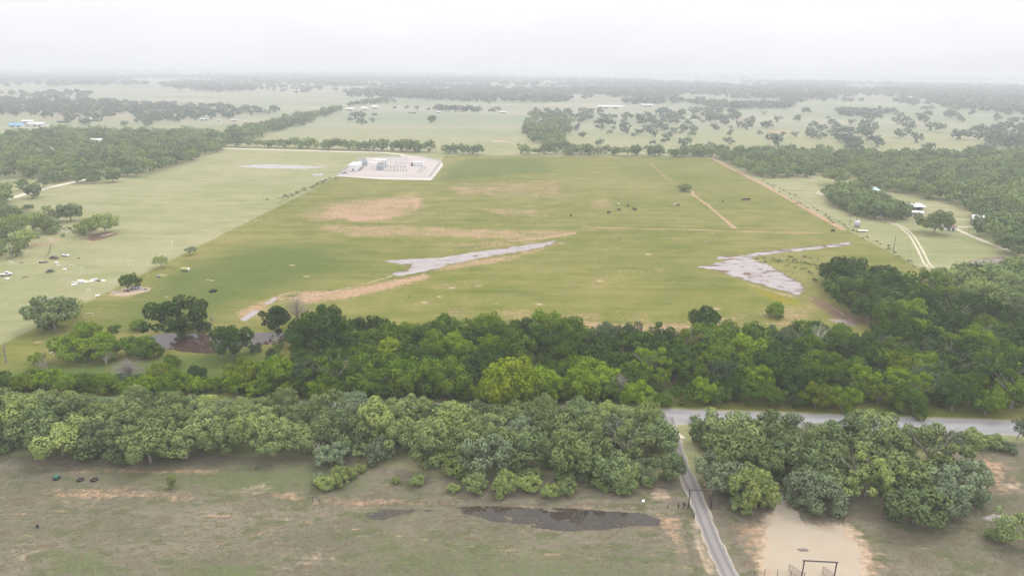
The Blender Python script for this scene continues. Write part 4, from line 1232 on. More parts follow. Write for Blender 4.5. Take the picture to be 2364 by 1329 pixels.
under += scatter([(1870, 645), (1900, 650), (1990, 720), (1970, 722)], 26, (0.5, 1.0), 76, 0.5)
join_trees('undergrowth', [(x, y, r, k * 0.8, t) for x, y, r, k, t in under], LOD_MID, M_MASS_IN, 26)
weeds = scatter([(600, 410), (1300, 400), (1900, 560), (1800, 740), (600, 690), (300, 700)], 420, (0.12, 0.34), 77, 0.2, clump=30)
weeds += scatter([(1740, 596), (1900, 590), (1900, 640), (1800, 616)], 60, (0.4, 0.8), 78, 0.2)
weeds += along([(640, 462), (700, 440), (775, 410)], 3.0, 2.2, (0.5, 1.3), 79)
weeds += along([(1750, 412), (1850, 468), (1960, 530), (2060, 586), (2200, 662)], 5.0, 2.2, (0.25, 0.95), 80)
join_trees('weeds', [(x, y, r, 0.6, t) for x, y, r, k, t in weeds], LOD_FAR, M_MASS_OUT, 27)

# grass tufts of the foreground field
def tufts(name, px_poly, n, h, seed, mat, avoid=()):
    poly = PP(px_poly)
    r = np.random.RandomState(seed)
    x0, y0 = poly.min(0); x1, y1 = poly.max(0)
    X = x0 + (x1 - x0) * r.rand(n * 2); Y = y0 + (y1 - y0) * r.rand(n * 2)
    ok = in_poly(X, Y, poly) & (fbm(X * 0.12, Y * 0.3, 3) > 0.38)
    for line, w in avoid: ok &= line_d(X, Y, line) > w
    for e in AVOID_POLY: ok &= ~in_poly(X, Y, e)
    X, Y = X[ok][:n], Y[ok][:n]
    m = len(X)
    V, tone = [], []
    for k in range(4):
        a = r.rand(m) * 6.283; w = 0.05 + 0.07 * r.rand(m); hh = h * (0.3 + 0.7 * r.rand(m)); ln = 0.42 * (r.rand(m) + 0.4)
        bx, by = X + (r.rand(m) - 0.5) * 0.3, Y + (r.rand(m) - 0.5) * 0.3
        V.append(np.stack([np.stack([bx - np.sin(a) * w, by + np.cos(a) * w, np.zeros(m)], 1), np.stack([bx + np.sin(a) * w, by - np.cos(a) * w, np.zeros(m)], 1),
                           np.stack([bx + np.cos(a) * ln, by + np.sin(a) * ln, hh], 1)], 1))
        tone.append(r.rand(m))
    V = np.concatenate(V).reshape(-1, 3)
    o = link_mesh(name, np_mesh(name, V, np.arange(len(V)).reshape(-1, 3), {'tone': ('FACE', np.concatenate(tone)), 'tint': ('FACE', np.concatenate(tone) * 0.4)}), mat)
    return tag(o, kind='stuff')


AVOID_POLY = [PP([(1760, 1170), (1860, 1195), (1960, 1205), (2030, 1250), (2060, 1420), (1740, 1420), (1690, 1200)])]
M_TUFT = mass_mat('dry_grass_blades', (0.13, 0.115, 0.072), (0.20, 0.168, 0.112), (0.13, 0.13, 0.066))
tufts('dry_grass', [(-60, 1060), (700, 1060), (1000, 1130), (1560, 1150), (1620, 1420), (-120, 1420)], 7000, 0.10, 81, M_TUFT, [(DRIVE_W, 3.0)])
tufts('dry_grass', [(1660, 1150), (1900, 1180), (2230, 1170), (2230, 1040), (2420, 1040), (2460, 1420), (1720, 1420)], 3000, 0.10, 82, M_TUFT, [(DRIVE_W, 3.0), (PATH_W, 3)])

#SECTION2
# ------------------------------------------------------------------ shrubs, saplings and dead trees
def shrub(name, x, y, wpx, color, label, group=None, form='bushy', hk=1.0):
    zc = 1.6
    X, Y = P(x, y, zc)
    R = wpx / 2 / ppm(X, Y, zc) / 1.12
    root = place_tree(name, X, Y, R, form, color, label, group, rnd_t, hk)
    root['category'] = 'shrub' if 'shrub' in name or 'brush' in name else 'sapling'
    return root


SG = 'shrubs along the front of the belt'
for x, y, w, c, lab in (
        (752, 1112, 46, 'palelime', 'lime shrub at the left of the bright bush group'), (782, 1102, 54, 'palelime', 'lime shrub in the middle of the bright bush group'),
        (806, 1088, 40, 'palelime', 'lime shrub at the top of the bright bush group'), (735, 1100, 34, 'palegrey', 'silvery shrub beside the bright bush group'),
        (832, 1074, 26, 'palelime', 'small lime shrub above the bright bush group'), (962, 1104, 36, 'palemid', 'upright green shrub standing alone before the belt'),
        (914, 1100, 20, 'palelime', 'little lime shrub in the grassy notch'), (1046, 1120, 30, 'palelime', 'small lime shrub before the silvery oak'),
        (1100, 1115, 60, 'palemid', 'soft green shrub below the silvery oak'), (1165, 1120, 62, 'palelime', 'pale lime shrub above the long puddle'),
        (1222, 1118, 56, 'palelime', 'pale lime shrub in the shrub row above the puddle'), (1268, 1132, 44, 'palelime', 'low lime shrub nearest the dark water'),
        (1308, 1124, 48, 'palemid', 'soft green shrub ending the row above the puddle'), (1390, 1112, 46, 'palemid', 'soft green low shrub left of round leafy tree'),
        (2205, 1012, 50, 'palegrey', 'silvery roadside shrub at the left of the hedge gap'), (2250, 1016, 52, 'palelime', 'lime roadside shrub in the middle of the hedge'),
        (2295, 1020, 46, 'palemid', 'green roadside shrub at the end of the hedge'), (2330, 1030, 34, 'palegrey', 'low silvery shrub beside the thin roadside tree'),
        (1760, 1150, 50, 'palemid', 'low green shrub under the pale lime oak'), (1694, 1132, 50, 'palemid', 'dense green shrub right of the entrance gate'),
        (1712, 1165, 50, 'palemid', 'low green shrub between entrance gate and dirt lot'), (2300, 1230, 44, 'palemid', 'low shrub under the tree cut by the frame')):
    shrub('shrub', x, y, w, c, lab, SG)
for x, y, w, c, lab in (
        (262, 757, 26, 'mid', 'small dark shrub right of the bright mesquite clump'), (320, 752, 38, 'lime', 'light green shrub between the big oak and mesquites'),
        (425, 765, 52, 'mid', 'green shrub under the big lone oak at the pond'), (470, 755, 34, 'grey', 'grey green shrub on the far pond bank'),
        (350, 815, 48, 'mid', 'green shrub on the near bank at the pond end'), (395, 838, 42, 'mid', 'green shrub below the near pond bank'),
        (590, 785, 46, 'grey', 'sparse grey shrub between pond oaks'), (625, 795, 40, 'grey', 'sparse grey shrub at the right pond end'),
        (110, 748, 40, 'mid', 'green shrub under the dusky boundary oak'), (1790, 722, 44, 'lime', 'pale lime shrub at the field edge right of round oak'),
        (2032, 725, 24, 'gold', 'small yellow green shrub beside the muddy gully'), (1640, 915, 40, 'lime', 'lime shrub at the road below the lime elm'),
        (1530, 925, 46, 'mid', 'low green shrub in the roadside glade'), (1500, 910, 30, 'lime', 'low lime shrub in the roadside glade'),
        (1898, 815, 26, 'lime', 'small lime shrub in the wet clearing'), (1955, 835, 22, 'lime', 'tiny lime shrub at the clearing puddle')):
    shrub('shrub', x, y + (16 if 'sparse grey' in lab else 0), w * (.6 if 'sparse grey' in lab else 1), c, lab, 'shrubs by the pond and glades')
# the bright brush that lines the north side of the road
rb = random.Random(17)
bx, k = -20, 0
SPOTS = []
while bx < 1440:
    w = rb.uniform(44, 74)
    SPOTS.append((bx + w / 2, 888 + bx * 0.018 + rb.uniform(-7, 7), w * 0.95, rb.choice(['lime', 'lime', 'mid', 'lime', 'gold'])))
    bx += w * 0.84
LANDMARK = [(70, 'at the left frame edge'), (230, 'below the grey thicket'), (420, 'below the golden thin tree'), (600, 'below the lone yellow elm'), (760, 'below the pond oak wood'),
            (900, 'left of the shaded trunks'), (1020, 'under the shaded trunks'), (1180, 'at the foot of golden elm'), (1320, 'right of the golden elm'), (1430, 'before the purple dead tree')]
cnt = {}
for x, y, w, c in SPOTS:
    lm = min(LANDMARK, key=lambda a: abs(a[0] - x))[1]
    cnt[lm] = cnt.get(lm, 0) + 1
    shrub('roadside_brush', x, y, w, c, f'{COLOR_WORD[c]} roadside brush {lm}, {ORD[cnt[lm]]} from left', 'bright brush lining the road', 'bushy' if rb.random() < 0.7 else 'dome', 1.0)
shrub('sapling', 396, 1112, 24, 'palelime', 'little lone sapling in the dry foreground field', None, 'tall', 1.5)


def dead_tree(x, y, wpx, hpx, mat, label, seed, name='dead_tree', n=60):
    """Leafless: a trunk and a crown of bare twigs."""
    X, Y = P(x, y, 0)
    s = ppm(X, Y)
    W, Hh = wpx / s, hpx / s / 0.85
    r = random.Random(seed)
    root = empty(name, (X, Y, 0), 0, label, 'dead tree')
    MB().path([Vector((0, 0, -0.1)), Vector((0.1, 0, Hh * 0.2)), Vector((0.2, 0.1, Hh * 0.45))], [0.3, 0.24, 0.16], 6).build('trunk', mat, root)
    b = MB()
    for i in range(n):
        a = r.uniform(0, 6.283); e = r.uniform(0.25, 1.45)
        p0 = Vector((0.1, 0.05, Hh * r.uniform(0.15, 0.45)))
        d = Vector((math.cos(a) * math.cos(e) * W / 2, math.sin(a) * math.cos(e) * W / 2, math.sin(e) * Hh * 0.6))
        p1 = p0 + d * 0.5 + Vector((r.uniform(-.3, .3), r.uniform(-.3, .3), 0.2)); p2 = p0 + d * r.uniform(0.85, 1.05)
        b.path([p0, p1, p2], [0.09, 0.06, 0.02], 4)
        for _ in range(4):
            q = p1.lerp(p2, r.random())
            b.tube(q, q + Vector((r.uniform(-1, 1), r.uniform(-1, 1), r.uniform(-.1, .9))) * (0.18 * W), 0.035, 0.012, 3, caps=False)
    b.build('branches', mat, root)
    return root


dead_tree(688, 752, 80, 66, DEADWOOD, 'leafless grey brown tree at the pond end among dark oaks', 1)
dead_tree(300, 882, 84, 50, DEADWOOD, 'wide grey leafless thicket left of the golden thin tree', 2, n=90)
dead_tree(1428, 915, 54, 52, DEADWOOD, 'purple grey bare tree at the road left of the glade', 3, n=70)
dead_tree(1882, 812, 60, 62, PALEDEAD, 'standing dead snag above the wet clearing', 4, n=26)
dead_tree(738, 1062, 30, 44, PALEDEAD, 'thin bleached snag at the notch of the foreground belt', 5, n=12)
dead_tree(1970, 920, 44, 26, PALEDEAD, 'bleached heap of fallen branches near the road', 6, n=30)
dead_tree(245, 840, 46, 30, PALEDEAD, 'low pale dead tree under the bright mesquites', 7, n=26)
dead_tree(14, 838, 26, 54, BARK, 'crooked bare tree at the left frame edge', 8, n=8)
dead_tree(108, 858, 44, 40, BARK, 'leaning half bare mesquite left of the bright clump', 9, n=10)
dead_tree(640, 800, 40, 24, PALEDEAD, 'pale fallen branches at the pond margin', 10, n=16)
dead_tree(488, 740, 8, 16, BARK, 'broken stump on the far bank of the pond', 11, n=3)
shrub('sapling', 88, 832, 38, 'lime', 'leafy tuft on the leaning half bare mesquite', None, 'loose', 1.2)
# fallen logs by the left clump
for (xa, ya, xb, yb, lab) in ((113, 812, 122, 806, 'short cut log, upper one beside the bright mesquites'), (115, 818, 128, 811, 'short cut log, lower one beside the bright mesquites'),
                              (126, 818, 140, 830, 'long curved fallen log left of the bright mesquites')):
    a, b = P(xa, ya), P(xb, yb)
    o = empty('fallen_log', (a[0], a[1], 0), 0, lab, 'log', 'logs by the bright mesquites')
    d = Vector((b[0] - a[0], b[1] - a[1], 0))
    MB().path([Vector((0, 0, .22)), d * 0.5 + Vector((0.1, 0.15, 0.28)), d + Vector((0, 0, .2))], [.24, .22, .17], 7).build('log_trunk', PALEDEAD, o)
    MB().tube(d * 0.5 + Vector((0, 0, .3)), d * 0.55 + Vector((.5, .4, .6)), .09, .04, 5).build('branch_stub', PALEDEAD, o)

# ------------------------------------------------------------------ gates and fences
STEEL = paint('dark_pipe', (0.045, 0.040, 0.040), 0.6, 0.4)
WIRE = paint('rusty_wire', (0.16, 0.13, 0.11), 0.7, 0.3)
POSTM = paint('weathered_post', (0.22, 0.18, 0.15), 0.9, 0.1)
WHITEP = paint('white_paint', (0.74, 0.73, 0.71), 0.6, 0.3, var=0.08)
GALV = paint('galvanised_steel', (0.42, 0.43, 0.45), 0.45, 0.5, metal=0.3, var=0.12)
GREYP = paint('grey_equipment_paint', (0.30, 0.32, 0.35), 0.6, 0.4)
DARKP = paint('dark_paint', (0.05, 0.05, 0.055), 0.6, 0.4)
RUST = paint('rusty_steel', (0.15, 0.075, 0.05), 0.9, 0.2)
RUBBER = paint('black_rubber', (0.022, 0.021, 0.022), 0.85, 0.3)
GLASS = paint('dark_window', (0.03, 0.035, 0.045), 0.15, 0.6)


def gate_leaf(parent, p, ang, L, h=1.25, mat=None):
    """A pipe gate panel: frame, rails and uprights, hinged at p."""
    mat = mat or STEEL
    c, s = math.cos(ang), math.sin(ang)
    at = lambda u, z: Vector((p[0] + c * u, p[1] + s * u, z))
    fr = MB()
    fr.tube(at(0, .2), at(0, h + .2), .045).tube(at(L, .2), at(L, h + .2), .045).tube(at(0, .2), at(L, .2), .04).tube(at(0, h + .2), at(L, h + .2), .045)
    fo = fr.build('gate_panel', mat, parent)
    for k in range(1, 4):
        MB().tube(at(0.04, .2 + h * k / 4), at(L - .04, .2 + h * k / 4), .025, n=5).build('rail', mat, fo)
    for k in range(1, 8):
        MB().tube(at(L * k / 8, .24), at(L * k / 8, h + .16), .016, n=4).build('picket', mat, fo)


def portal(name, pa, pb, h, label):
    root = empty(name, (pa[0], pa[1], 0), 0, label, 'gate')
    d = Vector((pb[0] - pa[0], pb[1] - pa[1], 0))
    L = d.length; u = d.normalized()
    MB().tube((0, 0, -.1), (0, 0, h), .12, n=8).build('post', STEEL, root)
    MB().tube(d - Vector((0, 0, .1)), d + Vector((0, 0, h)), .12, n=8).build('post', STEEL, root)
    MB().tube(-u * .25 + Vector((0, 0, h)), d + u * .25 + Vector((0, 0, h)), .13, n=8).build('crossbeam', STEEL, root)
    return root, d


pa, pb = P(1589, 1172), P(1641, 1174)
gate, gd = portal('entrance_gate', pa, pb, 4.6, 'tall dark pipe entrance gate standing over the gravel drive')
e1 = P(1602, 1199)
ang = math.atan2(e1[1] - pa[1], e1[0] - pa[0])
gate_leaf(gate, (0.05, -0.12), ang, math.hypot(e1[0] - pa[0], e1[1] - pa[1]))
gate_leaf(gate, (gd[0] - .1, gd[1] + 0.1), math.radians(80), 3.0)


def rail_fence(pts, h, label, group, opener=False, rails=3):
    w = PP(pts)
    root = empty('pipe_fence', (w[0][0], w[0][1], 0), 0, label, 'fence', group)
    q = [Vector((a[0] - w[0][0], a[1] - w[0][1], 0)) for a in w]
    for a in q: MB().tube(a - Vector((0, 0, .1)), a + Vector((0, 0, h)), .06).build('post', STEEL, root)
    for a, b in zip(q[:-1], q[1:]):
        for k in range(rails):
            z = h * (1 - 0.28 * k) - .08
            MB().tube(a + Vector((0, 0, z)), b + Vector((0, 0, z)), .035, n=5).build('rail', STEEL, root)
    return root


rail_fence([(1566, 1170), (1588, 1172)], 1.4, 'short pipe fence panel left of the entrance gate', 'pipe fence panels at the entrance', rails=4)
rail_fence([(1642, 1174), (1663, 1173)], 1.4, 'short pipe fence panel right of the entrance gate', 'pipe fence panels at the entrance', rails=4)
rail_fence([(1542, 1172), (1565, 1171)], 1.2, 'low pipe fence end panel beside the dark puddle', 'pipe fence panels at the entrance', rails=1)
bxp = P(1579, 1173)
gb = empty('gate_opener', (bxp[0], bxp[1] + .15, 0), 0, 'small black gate opener box on the left entrance panel', 'control box')
MB().box(-.05, .05, -.05, .05, 0, .75).build('post', STEEL, gb); MB().box(-.28, .28, -.2, .2, .75, 1.35).build('housing', DARKP, gb); MB().box(-.32, .32, -.24, .24, 1.353, 1.40).build('cover', STEEL, gb)

qa, qb = P(1857, 1293, 4.4), P(1932, 1297, 4.4)
lot, ld = portal('lot_gate', qa, qb, 4.4, 'thin pipe entrance frame over the packed dirt lot')
gate_leaf(lot, (-.1, .05), math.radians(122), 2.6, 1.5)
gate_leaf(lot, (ld[0] - .1, ld[1] + .05), math.radians(118), 2.3, 1.5)


def wire_fence(pts, spacing, label, group, h=1.25, strands=4, mat=POSTM):
    pl = PP(pts)
    seg = np.hypot(*(pl[1:] - pl[:-1]).T); s = np.concatenate([[0], np.cumsum(seg)])
    n = max(2, int(s[-1] / spacing) + 1)
    t = np.linspace(0, s[-1], n)
    q = [Vector((np.interp(v, s, pl[:, 0]) - pl[0, 0], np.interp(v, s, pl[:, 1]) - pl[0, 1], 0)) for v in t]
    root = empty('wire_fence', (pl[0, 0], pl[0, 1], 0), 0, label, 'fence', group)
    r = random.Random(len(pts) + n)
    for a in q: MB().tube(a - Vector((0, 0, .1)), a + Vector((r.uniform(-.05, .05), 0, h * r.uniform(.92, 1.08))), .055, n=5).build('post', mat, root)
    for k in range(strands):
        z = h * (0.25 + 0.7 * k / max(1, strands - 1))
        b = MB()
        for a, c in zip(q[:-1], q[1:]): b.tube(a + Vector((0, 0, z)), c + Vector((0, 0, z)), .012, n=3, caps=False)
        b.build('wire', WIRE, root)
    return root


FG = 'wire fences of the fields'
wire_fence([(1663, 1174), (1682, 1218), (1702, 1268), (1724, 1310), (1745, 1350)], 2.6, 'wire fence on the lot side of the gravel drive', FG)
wire_fence([(1567, 1172), (1580, 1215), (1592, 1262), (1612, 1330), (1625, 1370)], 3.0, 'wire fence on the puddle side of the gravel drive', FG)
wire_fence([(1740, 1334), (1767, 1327), (1813, 1330), (1856, 1334)], 2.2, 'short fence leading to the dirt lot entrance frame', FG, 1.5, 4, STEEL)
wire_fence([(820, 1163), (1100, 1165), (1350, 1170), (1540, 1174)], 3.0, 'low wire fence along the far edge of the long puddle', FG, 1.1, 3)
wire_fence([(-30, 1092), (200, 1086), (420, 1086), (590, 1084)], 4.0, 'old wire fence along the bare strip behind the tyres', FG, 1.1, 3)
wire_fence([(1800, 1112), (1812, 1128), (1824, 1144)], 1.5, 'short dark fence between dirt track and silvery oak', FG, 1.3, 4, STEEL)
wire_fence([(230, 742), (330, 738), (480, 740), (590, 752)], 4.0, 'low fence on the grass above the brown pond', FG, 1.0, 3)
wire_fence([(0, 604), (40, 598), (70, 597)], 3.0, 'pen fence at the left of the junk yard', FG, 1.3, 4)
wire_fence([(73, 566), (119, 566), (112, 590), (103, 598)], 2.6, 'pen fence round the yard corner behind the wreck', FG, 1.5, 4, STEEL)
wire_fence([(1748, 402), (1850, 462), (1960, 528), (2060, 586), (2200, 664)], 9.0, 'long boundary wire fence beside the red boundary track', FG, 1.3, 4)
wire_fence([(1335, 531), (1500, 527), (1700, 531), (1900, 536)], 12.0, 'cross fence along the red track in the pasture', FG, 1.2, 3)


def brace(x0, y0, x1, y1, label):
    a, b = P(x0, y0), P(x1, y1)
    root = empty('fence_brace', (a[0], a[1], 0), 0, label, 'fence brace', 'pipe braces in the dry field')
    d = Vector((b[0] - a[0], b[1] - a[1], 0))
    MB().tube((0, 0, -.1), (0, 0, 1.5), .06).build('post', STEEL, root)
    MB().tube(d - Vector((0, 0, .1)), d + Vector((0, 0, 1.5)), .06).build('post', STEEL, root)
    MB().tube(Vector((0, 0, 1.35)), d + Vector((0, 0, 1.35)), .045).build('rail', STEEL, root)
    MB().tube(-d * .45, Vector((0, 0, 1.3)), .035).build('strut', STEEL, root)
    MB().tube(d * 1.45, d + Vector((0, 0, 1.3)), .035).build('strut', STEEL, root)


brace(598, 1082, 621, 1082, 'pipe fence brace standing on the grassy slope')
brace(722, 1158, 738, 1164, 'pipe fence brace at the end of the pink soil bank')

# ------------------------------------------------------------------ things in the fields
def torus_mesh(mb, R, r, z, n=20, m=8, squash=1.0):
    v = [((R + r * math.cos(6.2832 * j / m)) * math.cos(6.2832 * i / n), (R + r * math.cos(6.2832 * j / m)) * math.sin(6.2832 * i / n), z + r * squash * math.sin(6.2832 * j / m)) for i in range(n) for j in range(m)]
    f = [(i * m + j, ((i + 1) % n) * m + j, ((i + 1) % n) * m + (j + 1) % m, i * m + (j + 1) % m) for i in range(n) for j in range(m)]
    return mb.add(v, f)


def big_tyre(x, y, R, label, group=None):
    X, Y = P(x, y)
    o = empty('tractor_tyre', (X, Y, 0), 0.3, label, 'tyre', group)
    torus_mesh(MB(), R, R * .27, R * .27).build('tyre_body', RUBBER, o, True)
    lug = MB()
    for i in range(18):
        a = 6.2832 * i / 18
        c, s = math.cos(a), math.sin(a)
        lug.tube((c * R * 1.24, s * R * 1.24, R * .08), (c * R * 1.27, s * R * 1.27, R * .46), R * .05, n=4)
    tag(lug.build('tread_lugs', RUBBER, o), kind='stuff')
    return o


big_tyre(186, 1108, 0.62, 'black tyre feeder on bare soil, next to the green tub', 'black tyre feeders')
big_tyre(218, 1108, 0.62, 'black tyre feeder on bare soil, further from the green tub', 'black tyre feeders')
big_tyre(492, 673, 1.25, 'large black tractor tyre lying in the green pasture')
GREEN = paint('green_plastic', (0.03, 0.17, 0.12), 0.5, 0.4)
X, Y = P(131, 1105)
o = empty('feed_tub', (X, Y, 0), .2, 'green hooded mineral feeder on a black tyre in the dry field', 'feeder')
torus_mesh(MB(), .62, .2, .2).build('tyre_base', RUBBER, o, True)
MB().lathe([(.45, .18), (.5, .55), (.47, .6)], 14).build('tub', GREEN, o, True)
MB().lathe([(.52, .62), (.42, .85), (.15, 1.0), (.02, 1.02)], 14).build('hood', GREEN, o, True)

# yellow green tank lying on the grass
X, Y = P(428, 626)
YG_ = paint('faded_yellow_green_tank', (0.34, 0.36, 0.13), 0.6, 0.3)
o = empty('storage_tank', (X, Y, 0), math.radians(-10), 'yellow green cylindrical tank with a white end lying in the pasture', 'tank')
rx = Matrix.Rotation(math.pi / 2, 3, 'Y')
MB().lathe([(.55, -2.1), (.8, -1.95), (.8, 1.75)], 16, (0, 0, 1.05), rx).build('shell', YG_, o, True)
MB().lathe([(.81, 1.75), (.81, 1.9), (.5, 2.1), (.05, 2.15)], 16, (0, 0, 1.05), rx).build('end_cap', WHITEP, o, True)
for xx in (-1.3, 1.2): MB().box(xx - .1, xx + .1, -.6, .6, 0, .34).build('skid', DARKP, o)
MB().lathe([(.2, 0), (.2, .25), (.05, .3)], 8, (0.3, 0, 1.8)).build('hatch', YG_, o)


def vehicle(x, y, rz, col, label, name='wrecked_car', wheels=True, L=4.3, truck=False):
    X, Y = P(x, y)
    o = empty(name, (X, Y, 0), rz, label, 'vehicle')
    p = paint(f'vehicle_paint_{col[0]:.2f}_{col[2]:.2f}', col, 0.45, 0.5)
    h = L / 2
    prof = [(-h, .45), (-h + .05, .85), (-h * .55, .95), (-h * .32, 1.4), (h * .38, 1.42), (h * .62, .98), (h - .05, .85), (h, .45)] if not truck else \
           [(-h, .5), (-h, 1.0), (-h * .02, 1.02), (0, 1.75), (h * .42, 1.72), (h * .58, 1.08), (h - .05, 1.0), (h, .5)]
    w = .85
    n = len(prof)
    v = [(a, -w, z) for a, z in prof] + [(a, w, z) for a, z in prof]
    f = [tuple(range(n)), tuple(range(2 * n - 1, n - 1, -1))] + [((i + 1) % n, i, n + i, n + (i + 1) % n) for i in range(n)]
    MB().add(v, f).build('body', p, o)
    x0, x1 = (-h * .28, h * .34) if not truck else (h * .06, h * .40)
    for sgn in (-1, 1):
        MB().box(x0, x1, sgn * (w + .004) - .004, sgn * (w + .004) + .004, 1.02 if not truck else 1.15, 1.33 if not truck else 1.62).build('window', GLASS, o)
    MB().add([(h * .40, -.7, 1.38), (h * .60, -.7, 1.03), (h * .60, .7, 1.03), (h * .40, .7, 1.38)], [(0, 1, 2, 3)]).build('windscreen', GLASS, o)
    if wheels:
        for xx in (-h * .62, h * .62):
            for sgn in (-1, 1):
                MB().lathe([(.1, -.1), (.33, -.1), (.33, .1), (.1, .1)], 12, (xx, sgn * .82, .33), Matrix.Rotation(math.pi / 2, 3, 'X')).build('wheel', RUBBER, o)
    return o


vehicle(313, 667, .25, (0.34, 0.36, 0.42), 'pale dumped car on bare soil at the boundary corner')
vehicle(125, 597, -.15, (0.10, 0.055, 0.06), 'rusty dark red wreck in the junk yard beside the white boat', wheels=False)
vehicle(14, 636, .45, (0.60, 0.62, 0.66), 'white and grey old pickup at the left frame edge', 'old_pickup', truck=True, L=4.8)
vehicle(116, 628, .5, (0.12, 0.13, 0.11), 'dark low trailer wreck in the middle of the junk yard', wheels=False, L=3.4)
vehicle(795, 401, .3, (0.08, 0.09, 0.12), 'dark service pickup inside the substation fence corner', 'service_pickup', truck=True, L=5.2)
vehicle(2077, 491, -.2, (0.12, 0.12, 0.13), 'dark car parked on grass below the white shed', 'parked_car')
vehicle(2100, 494, .1, (0.10, 0.10, 0.10), 'dark car in the middle of the junk line below the shed', 'parked_car')
vehicle(2085, 486, .1, (0.22, 0.22, 0.25), 'grey car nearest the grove below the white shed', 'parked_car')


def boat(x, y, rz, label, L=5.2):
    X, Y = P(x, y)
    o = empty('motor_boat', (X, Y, 0), rz, label, 'boat')
    xs = [(-L / 2, .85), (-L * .2, 1.0), (L * .1, .95), (L * .32, .6), (L / 2, .04)]
    v, f = [], []
    for a, w in xs: v += [(a, -w, .85), (a, -w * .7, .25), (a, 0, .1), (a, w * .7, .25), (a, w, .85)]
    for i in range(len(xs) - 1):
        for j in range(4): f.append((i * 5 + j, i * 5 + j + 1, (i + 1) * 5 + j + 1, (i + 1) * 5 + j))
    f.append((0, 4, 3, 2, 1))
    MB().add(v, f).build('hull', WHITEP, o)
    v = []
    for a, w in xs: v += [(a, -w * .96, .82), (a, w * .96, .82)]
    MB().add(v, [(2 * i, 2 * i + 2, 2 * i + 3, 2 * i + 1) for i in range(len(xs) - 1)]).build('deck', WHITEP, o)
    MB().box(-L * .34, L * .02, -.6, .6, .826, .87).build('cockpit', GREYP, o)
    MB().add([(L * .03, -.6, .83), (L * .03, .6, .83), (-L * .03, .55, 1.25), (-L * .03, -.55, 1.25)], [(0, 1, 2, 3)]).build('windscreen', GLASS, o)
    MB().box(-L / 2 - .4, -L / 2 + .05, -.2, .2, .5, 1.1).build('outboard_motor', DARKP, o)
    return o


boat(153, 591, math.radians(-25), 'white motor boat lying on the grass of the junk yard')
boat(252, 522, math.radians(20), 'white boat on grass beside the bright mesquite shade', 4.8)


def heap(name, x, y, label, seed, n, size, mats, cat='debris', group=None, flat=.35):
    """A pile of boards and sheets lying where they were thrown."""
    X, Y = P(x, y)
    o = empty(name, (X, Y, 0), 0, label, cat, group)
    r = random.Random(seed)
    for i in range(n):
        L, W_, T = size * r.uniform(.3, 1), size * r.uniform(.12, .35), r.uniform(.05, flat)
        b = MB().box(-L / 2, L / 2, -W_ / 2, W_ / 2, 0.003 * i, T + .003 * i)
        p = b.build('sheet', r.choice(mats), o)
        p.location = (r.uniform(-size * .9, size * .9), r.uniform(-size * .5, size * .5), 0)
        p.rotation_euler = (r.uniform(-.08, .08), r.uniform(-.08, .08), r.uniform(-.5, .5))
    return o


RP_ = paint('pinkish_board', (0.45, 0.30, 0.25))
heap('board_pile', 192, 650, 'scattered pile of white sheets and boards in the junk yard', 1, 14, 3.4, [WHITEP, GALV, WHITEP, paint('yellow_sheet', (.5, .36, .12))])
heap('board_pile', 218, 646, 'second pile of pale sheets touching the scattered white pile', 2, 7, 2.2, [WHITEP, GALV])
heap('scrap_heap', 100, 606, 'dark scrap heap in front of the rusty wreck', 3, 9, 2.0, [RUST, DARKP, POSTM], flat=.8)
heap('scrap_heap', 52, 607, 'small dark scrap pair left of the scrap heap', 4, 4, 1.2, [DARKP], flat=.6)
heap('scrap_heap', 293, 672, 'broken grey scrap at the boundary corner bare soil', 5, 7, 1.7, [GALV, POSTM, RUST], flat=.6)
heap('scrap_heap', 332, 668, 'dark scrap beside the pale dumped car', 6, 6, 1.8, [DARKP, GREYP], flat=.7)
heap('scrap_heap', 150, 535, 'pale litter of sheets among the yard mesquites', 7, 9, 2.2, [WHITEP, GALV, POSTM])
heap('scrap_heap', 86, 549, 'dark crate and white sheet behind the pen', 8, 4, 1.4, [DARKP, WHITEP], flat=.8)
heap('scrap_heap', 230, 648, 'long dark trough and white sheet right of the piles', 9, 4, 2.2, [DARKP, WHITEP], flat=.5)
heap('scrap_heap', 28, 605, 'pale board beside the pen fence', 10, 2, 1.8, [WHITEP])
heap('scrap_heap', 178, 657, 'pale boards below the scattered white pile', 21, 6, 2.0, [WHITEP, GALV, PALEDEAD])
heap('scrap_heap', 60, 640, 'dark scraps between the old pickup and trailer wreck', 22, 4, 1.4, [DARKP, RUST], flat=.5)
heap('scrap_heap', 140, 612, 'small pale litter right of the dark scrap heap', 23, 4, 1.2, [WHITEP, POSTM])
heap('scrap_heap', 262, 674, 'pink and grey boards beside the boundary bare soil', 24, 7, 2.0, [RP_, PALEDEAD, GALV])
heap('scrap_heap', 178, 596, 'low dark plank right of the white boat', 25, 2, 1.6, [DARKP, RUST], flat=.4)
heap('scrap_heap', 118, 552, 'pale sheets on red soil beside the pen', 26, 4, 1.8, [WHITEP, RP_])
heap('scrap_heap', 1965, 778, 'white sheets caught under the dead snag wood', 11, 4, 2.0, [WHITEP])
heap('scrap_heap', 950, 262, 'distant brown equipment line in the far field', 12, 10, 9, [RUST, DARKP, POSTM], flat=2.0)
a, b = P(140, 648), P(200, 630)
o = empty('timber_beam', (a[0], a[1], 0), math.atan2(b[1] - a[1], b[0] - a[0]), 'long pale pole laid on the grass above the white piles', 'beam')
L = math.hypot(b[0] - a[0], b[1] - a[1])
MB().box(0, L * .52, -.18, .18, 0, .28).build('plank', PALEDEAD, o); MB().box(L * .53, L, -.12, .2, 0, .25).build('plank', PALEDEAD, o)
